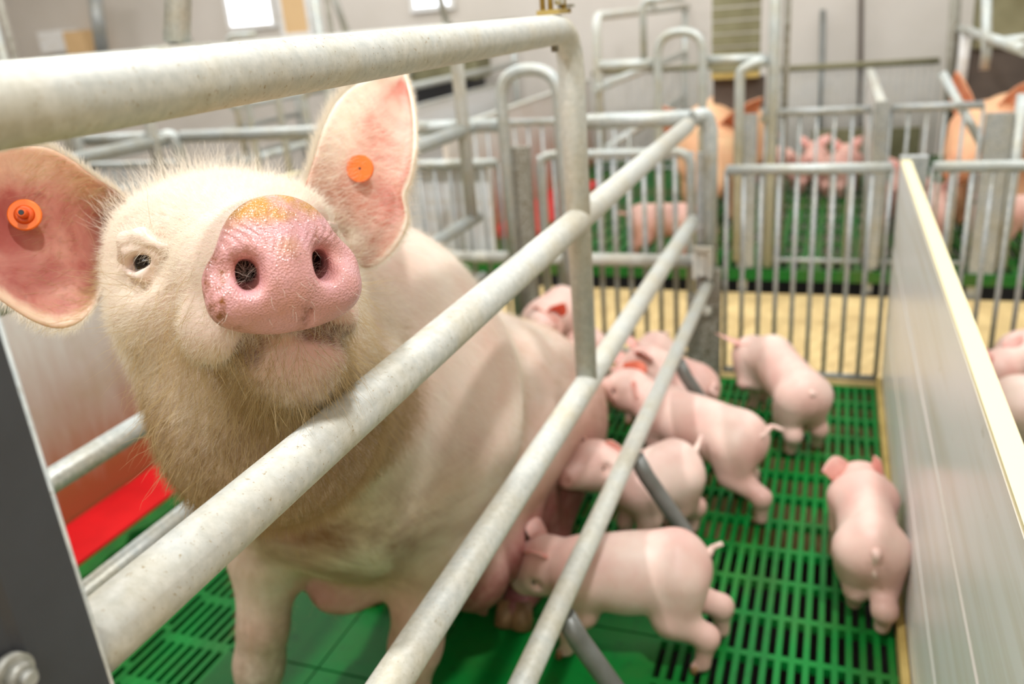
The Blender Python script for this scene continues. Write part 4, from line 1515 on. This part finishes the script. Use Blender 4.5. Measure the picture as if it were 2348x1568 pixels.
crate_copy(far, -2.05, 1.2, 0, 'blurred crate side frame beyond the soiled partition, nearest of the left neighbours')
crate_copy(far, -2.67, 1.2, 0, 'blurred crate side frame at the far left, second beyond the soiled partition')
crate_copy(far, -3.75, 1.2, 0, 'blurred crate side frame against the left background, farthest of the near row')
PI = math.pi
def shifted(src, dx, label, dy=0.0):
    c = copy_tree(src)
    c.location = (src.location.x + dx, src.location.y + dy, src.location.z)
    c['label'] = label
    return c


gates = [o for o in C.objects if o.name.startswith('pen_gate')]
shifted(fr, -1.72, 'blurred rear crate frame with arch, first pen left of the sow')
shifted(gates[2], -1.72, 'blurred rounded barred gate in the first pen left of the sow')
shifted(gates[3], -1.72, 'blurred straight barred gate in the first pen left of the sow')
shifted(dl, -1.70, 'soiled white partition farther left, beyond the neighbouring crate')
crate_copy(far, -0.88, 4.36, PI, 'blurred far crate side frame left of the orange sow')
crate_copy(far, -1.98, 4.36, PI, 'blurred far crate side frame above the arch of the near gate')
crate_copy(far, -2.60, 4.36, PI, 'blurred far crate side frame behind the ear of the big sow')
crate_copy(far, -3.68, 4.36, PI, 'blurred far crate side frame below the bright window')

YF = 3.075
F6 = -np.array([-0.4, YF, 0])
ff = empty('far_crate_frame', (-0.4, YF, 0), 0, 'blurred far crate front frame with a small arch across the aisle', 'crate frame')
ZT = 0.815
part(MB().tube([(-0.80, YF, ZT), (-0.595, YF, ZT)], 0.019, 16), 'top_bar', M_pipe2, ff, F6)
part(MB().tube([(-0.43, YF, ZT), (-0.235, YF, ZT - 0.005)], 0.015, 16), 'top_bar', M_pipe2, ff, F6)
ar = bent([(-0.588, YF - 0.02, 0.10), (-0.588, YF - 0.02, 0.912), (-0.435, YF - 0.02, 0.912), (-0.435, YF - 0.02, 0.10)], 0.075, 10)
part(MB().tube(ar, 0.015, 16), 'arch', M_pipe2, ff, F6)
part(MB().tube(bent([(-0.640, YF, ZT), (-0.640, YF, 1.02), (-0.50, YF, 1.02)], 0.03), 0.012, 12), 'hook', M_pipe2, ff, F6)
part(MB().tube([(-0.205, YF, 0.09), (-0.205, YF, 1.5)], 0.019, 16), 'tall_post', M_pipe2, ff, F6)
part(MB().tube([(-0.168, YF + 0.03, 0.09), (-0.168, YF + 0.03, 1.5)], 0.011, 12), 'tall_post', M_rusty, ff, F6)
part(MB().tube(bent([(-0.312, YF - 0.02, 0.12), (-0.312, YF - 0.02, 0.775), (-0.262, YF - 0.02, 0.80), (-0.23, YF, 0.80)], 0.03), 0.017, 14), 'elbow_post', M_pipe2, ff, F6)
part(MB().box((-0.283, YF, 0.36), (0.058, 0.03, 0.54)), 'post_plate', M_steel, ff, F6)
part(MB().tube([(-0.235, YF, 0.60), (-0.19, YF + 0.02, 0.72)], 0.013, 10), 'strut', M_pipe2, ff, F6)
part(MB().box((-0.29, YF - 0.005, 0.05), (0.03, 0.02, 0.10)), 'foot', M_pipe2, ff, F6)

shifted(ff, -1.72, 'blurred far crate front frame with arch, left of the near arch')
shifted(ff, -3.42, 'blurred far crate front frame with arch, below the bright window')
gate('far_gate', -0.225, 0.105, YF, 0.105, 0.632, 0.055, 'blurred far pen gate across the aisle, behind the near barred gate', mats=(M_steel, M_steel), r=0.0125, rb=0.0055)
gate('far_gate', 0.165, 0.43, YF, 0.105, 0.632, 0.055, 'blurred far pen gate across the aisle, in front of the orange sow', mats=(M_steel, M_steel), r=0.0125, rb=0.0055)
gate('far_gate', -1.36, -0.70, YF, 0.105, 0.632, 0.055, 'blurred far pen gate behind the sow, in front of the red mat', mats=(M_steel, M_steel), r=0.0125, rb=0.0055)
o = MB().box((0.137, YF, 0.375), (0.045, 0.03, 0.56)).box((0.137, YF - 0.002, 0.05), (0.02, 0.02, 0.09)).build('far_post', M_steel)
tag(o, 'flat grey far post above the divider panel corner', 'post')
e_ = empty('far_post', (0.49, YF, 0), 0, 'wide grey far post at the right picture edge', 'post')
F7 = -np.array([0.49, YF, 0])
part(MB().box((0.478, YF, 0.345), (0.075, 0.03, 0.52)), 'post_plate', M_steel, e_, F7)
part(MB().tube([(0.535, YF, 0.1), (0.535, YF, 0.66)], 0.018, 14), 'pipe', M_pipe2, e_, F7)
part(MB().box((0.455, YF - 0.0, 0.045), (0.028, 0.02, 0.10)), 'foot', M_pipe2, e_, F7)

# far right crate
rc = empty('far_crate_frame', (0.5, 3.9, 0), 0, 'blurred far crate at the upper right with slanting pipes round the orange sow', 'crate frame')
F8 = -np.array([0.5, 3.9, 0])
part(MB().tube([(0.496, 2.9, 0.80), (0.496, 4.75, 0.80)], 0.018, 14), 'rail', M_pipe2, rc, F8)
part(MB().tube([on(2160, 168, 1, 3.25), on(2275, 372, 1, 3.13)], 0.014, 14), 'strut', M_pipe2, rc, F8)
part(MB().tube([on(2262, -20, 1, 3.6), on(2262, 120, 1, 3.6) , on(2256, 160, 1, 3.6)], 0.017, 14), 'post', M_pipe2, rc, F8)
part(MB().tube([on(2192, -20, 1, 4.5), on(2172, 330, 1, 4.5)], 0.024, 14), 'post', M_rusty, rc, F8)
part(MB().tube([on(2218, 60, 1, 4.3), on(2196, 240, 1, 4.3)], 0.022, 14), 'post', M_panel, rc, F8)
part(MB().tube([on(2300, 95, 1, 3.3), on(2380, 85, 1, 3.3)], 0.016, 14), 'rail', M_pipe2, rc, F8)

# partitions and boards of the far row
for x, y0, y1, mt, lb in ((0.150, 3.11, 4.95, M_panel, 'white far partition running back from the post above the divider corner'),
                          (-1.45, 3.11, 5.3, M_soiled, 'soiled brownish far partition seen through the arch'),
                          (-2.08, 3.11, 5.3, M_panel, 'white far partition right of the upright ear')):
    p_ = empty('far_partition', (x, (y0 + y1) / 2, 0.1), 0, lb, 'panel')
    O9 = -np.array([x, (y0 + y1) / 2, 0.1])
    part(MB().mm((x - 0.012, y0, 0.09), (x + 0.012, y1, 0.60)), 'board', mt, p_, O9)
    part(MB().mm((x - 0.016, y0, 0.60), (x + 0.016, y1, 0.612)), 'capping', M_pipe, p_, O9)
o = MB().mm((-1.435, 3.45, 0.086), (-1.20, 4.6, 0.118)).build('heat_mat', M_red)
tag(o, 'red plastic heat mat in the far pen, seen through the barred gate', 'mat')
o = MB().mm((-1.195, 3.45, 0.086), (-1.13, 4.6, 0.11)).build('rubber_mat', M_rubber)
tag(o, 'green rubber strip beside the far red heat mat', 'mat')
# board stack (olive) over the orange sow, and the dark trough back
fb = empty('feed_hopper', (-0.37, 3.72, 0.6), 0, 'olive slatted feed hopper box above the far orange sow', 'hopper')
F10 = -np.array([-0.37, 3.72, 0.6])
xa, xb = on(1632, 100, 1, 3.7)[0], on(1742, 100, 1, 3.7)[0]
mb = MB()
for i in range(8):
    mb.mm((xa, 3.70 + 0.004 * (i % 2), 0.725 + i * 0.05), (xb, 3.74, 0.770 + i * 0.05))
part(mb, 'boards', M_olive, fb, F10)
part(MB().mm((xa, 3.695, 0.700), (xb, 3.745, 0.722)), 'ledge', M_yellow, fb, F10)
part(MB().mm((xa, 3.75, 0.57), (xb + 0.02, 3.78, 0.70)), 'back_plate', M_brownbox, fb, F10)
hb = empty('feed_hopper', (-2.5, 5.3, 0.5), 0, 'dark feed hopper box right of the upright ear', 'hopper')
F11 = -np.array([-2.5, 5.3, 0.5])
xa, xb = on(948, 180, 1, 5.2)[0], on(1085, 180, 1, 5.2)[0]
part(MB().mm((xa, 5.2, 0.50), (xb, 5.4, 0.66)), 'box', M_black, hb, F11)
part(MB().mm((xa - 0.02, 5.18, 0.66), (xb + 0.04, 5.42, 0.80)), 'lid', M_olive, hb, F11)
rb_ = empty('feed_hopper', (0.8, 4.4, 0.6), 0, 'dark olive feed hopper at the upper right picture edge', 'hopper')
F12 = -np.array([0.8, 4.4, 0.6])
xa = on(2236, 100, 1, 4.3)[0]
part(MB().mm((xa, 4.30, 0.72), (1.3, 4.45, 1.25)), 'box', M_olive, rb_, F12)
part(MB().mm((xa - 0.01, 4.32, 0.25), (1.3, 4.44, 0.715)), 'back_plate', M_brownbox, rb_, F12)

# fence, pipes and windows by the back wall
gate('far_fence', -0.30, 0.48, 5.05, 0.09, 0.625, 0.032, 'thin barred fence before the back wall', mats=(M_olive, M_steel), r=0.016, rb=0.0045)
gate('far_fence', -1.36, -0.50, 5.05, 0.09, 0.66, 0.04, 'thin barred fence before the back wall, left of the small arch', mats=(M_olive, M_steel), r=0.014, rb=0.0045)
o = MB().tube([on(1887, 22, 1, 5.56), on(1880, 420, 1, 5.56)], 0.016, 10).build('wall_conduit', M_dark)
tag(o, 'short dark conduit pipe on the back wall', 'pipe')
o = MB().tube([on(1975, -30, 1, 5.56), on(1970, 420, 1, 5.56)], 0.014, 10).build('wall_conduit', M_brownbox)
tag(o, 'full-height brownish conduit on the back wall above the divider corner', 'pipe')
for i, (p0, p1, zt) in enumerate(((522, 618, 1.9), (645, 700, 1.9), (950, 1032, 1.9))):
    a, b = on(p0, 10, 1, 5.6)[0], on(p1, 10, 1, 5.6)[0]
    zb = on(p0, (62, 78, 18)[i], 1, 5.6)[2]
    w = MB().mm((a, 5.60, zb), (b, 5.615, zt)).build('window_%d' % (i + 1), M_window if i == 0 else M_tanboard if i == 1 else M_window)
    w['kind'] = 'structure'
    f_ = MB().mm((a - 0.03, 5.59, zb - 0.03), (b + 0.03, 5.612, zb)).mm((a - 0.03, 5.59, zb), (a, 5.612, zt)).mm((b, 5.59, zb), (b + 0.03, 5.612, zt)).build('window_frame', M_panel, w)
a, b = on(90, 80, 1, 5.5), on(150, 80, 1, 5.5)
o = MB().mm((a[0], 5.48, 1.03), (b[0], 5.62, 1.19)).build('wall_box', M_panel)
tag(o, 'pale box on the back wall at the upper left', 'box')
a, b = on(150, 80, 1, 5.45), on(198, 80, 1, 5.45)
o = MB().mm((a[0] + 0.005, 5.42, 1.0), (b[0], 5.62, 1.17)).build('tan_board', M_tanboard)
tag(o, 'tan board beside the pale box at the upper left', 'board')
o = MB().tube([on(215, -20, 1, 5.3), on(235, 120, 1, 5.3)], 0.05, 12).build('vent_pipe', M_steel)
tag(o, 'blurred grey upright pipe at the upper left', 'pipe')
o = MB().mm((-0.12, 4.99, 0.09), (0.42, 5.02, 0.30)).build('kick_board', M_olive)
tag(o, 'ochre soiled board at the foot of the back fence', 'board')

# far animals
FZ = 0.087


def fp(name, label, A, B, Cc, Sn, group=None, **kw):
    return piglet('piglet', label, 'piglet', A, B, Cc, Sn, None, mat=M_piglet_far, gz=FZ, step=0.009, group=group, eye=False, hoof=False, **kw)


G1 = 'piglets huddled at the back of the far pen'
for k, (px, hx) in enumerate(((1822, 1815), (1888, 1868), (1945, 1950))):
    A_ = on(px, 352, 1, 4.45 - 0.1 * k)
    A_[2] = 0.235
    A_[0] -= 0.05
    B_ = A_ + np.array([(-0.10, 0.02, 0.06)[k], 0.15, 0.0])
    fp('piglet', ('leftmost of the three pink piglets huddled in the far pen', 'middle one of the three pink piglets huddled in the far pen', 'rightmost of the three pink piglets huddled in the far pen')[k],
       A_, B_, B_ + np.array([-0.02, 0.09, 0.02]), B_ + np.array([-0.04, 0.15, -0.01]), group=G1)
A_ = on(2045, 430, 1, 3.60); A_[2] = 0.24; A_[0] = 0.238
fp('piglet', 'pink piglet behind the far grey post, left of the divider corner', A_, A_ + np.array([0.03, 0.17, 0]), A_ + np.array([0.04, 0.26, 0.02]), A_ + np.array([0.05, 0.33, -0.01]))
A_ = on(2140, 430, 1, 3.24); A_[2] = 0.24
fp('piglet', 'dusky pink piglet behind the right gate, nearer the divider panel', A_, A_ + np.array([0.03, 0.16, 0.0]), A_ + np.array([0.04, 0.24, 0.02]), A_ + np.array([0.05, 0.30, 0.0]))
A_ = on(2215, 420, 1, 3.3); A_[2] = 0.24
fp('piglet', 'dusky pink piglet behind the right gate, below the orange sow', A_ + np.array([0.25, 0.03, 0]), A_ + np.array([0.12, -0.04, 0.0]), A_ + np.array([0.055, -0.07, 0.0]), A_ + np.array([0.01, -0.09, -0.03]))
A_ = on(1470, 475, 1, 3.16); A_[2] = 0.24
fp('piglet', 'pink piglet in the far pen seen between the upper two rails', A_, A_ + np.array([0.15, 0.02, 0.0]), A_ + np.array([0.22, 0.0, 0.0]), A_ + np.array([0.28, -0.01, -0.05]))

def far_sow(label, A, B, Cc, Sn, ears=None, sc=3.0, fat=1.0):
    return piglet('sow', label, 'pig', A, B, Cc, Sn, None, mat=M_far_sow, earmat=M_far_ear, gz=FZ, step=0.009, sc=sc, eye=False, hoof=False, ears=ears, fat=fat)


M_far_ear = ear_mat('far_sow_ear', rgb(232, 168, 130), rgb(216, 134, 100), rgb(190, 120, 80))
far_sow('orange-lit sow in the far crate, seen through bars above the top gate rail', (-0.50, 4.35, 0.42), (-0.50, 3.80, 0.44), (-0.48, 3.52, 0.42), (-0.45, 3.33, 0.30), sc=2.7)
far_sow('orange sow in the far right crate with one ear standing up', (0.66, 4.02, 0.40), (0.58, 3.72, 0.42), (0.50, 3.53, 0.46), (0.40, 3.36, 0.36), ears=[on(2190, 150, 1, 3.55), (0.72, 3.6, 0.66)], sc=2.6)
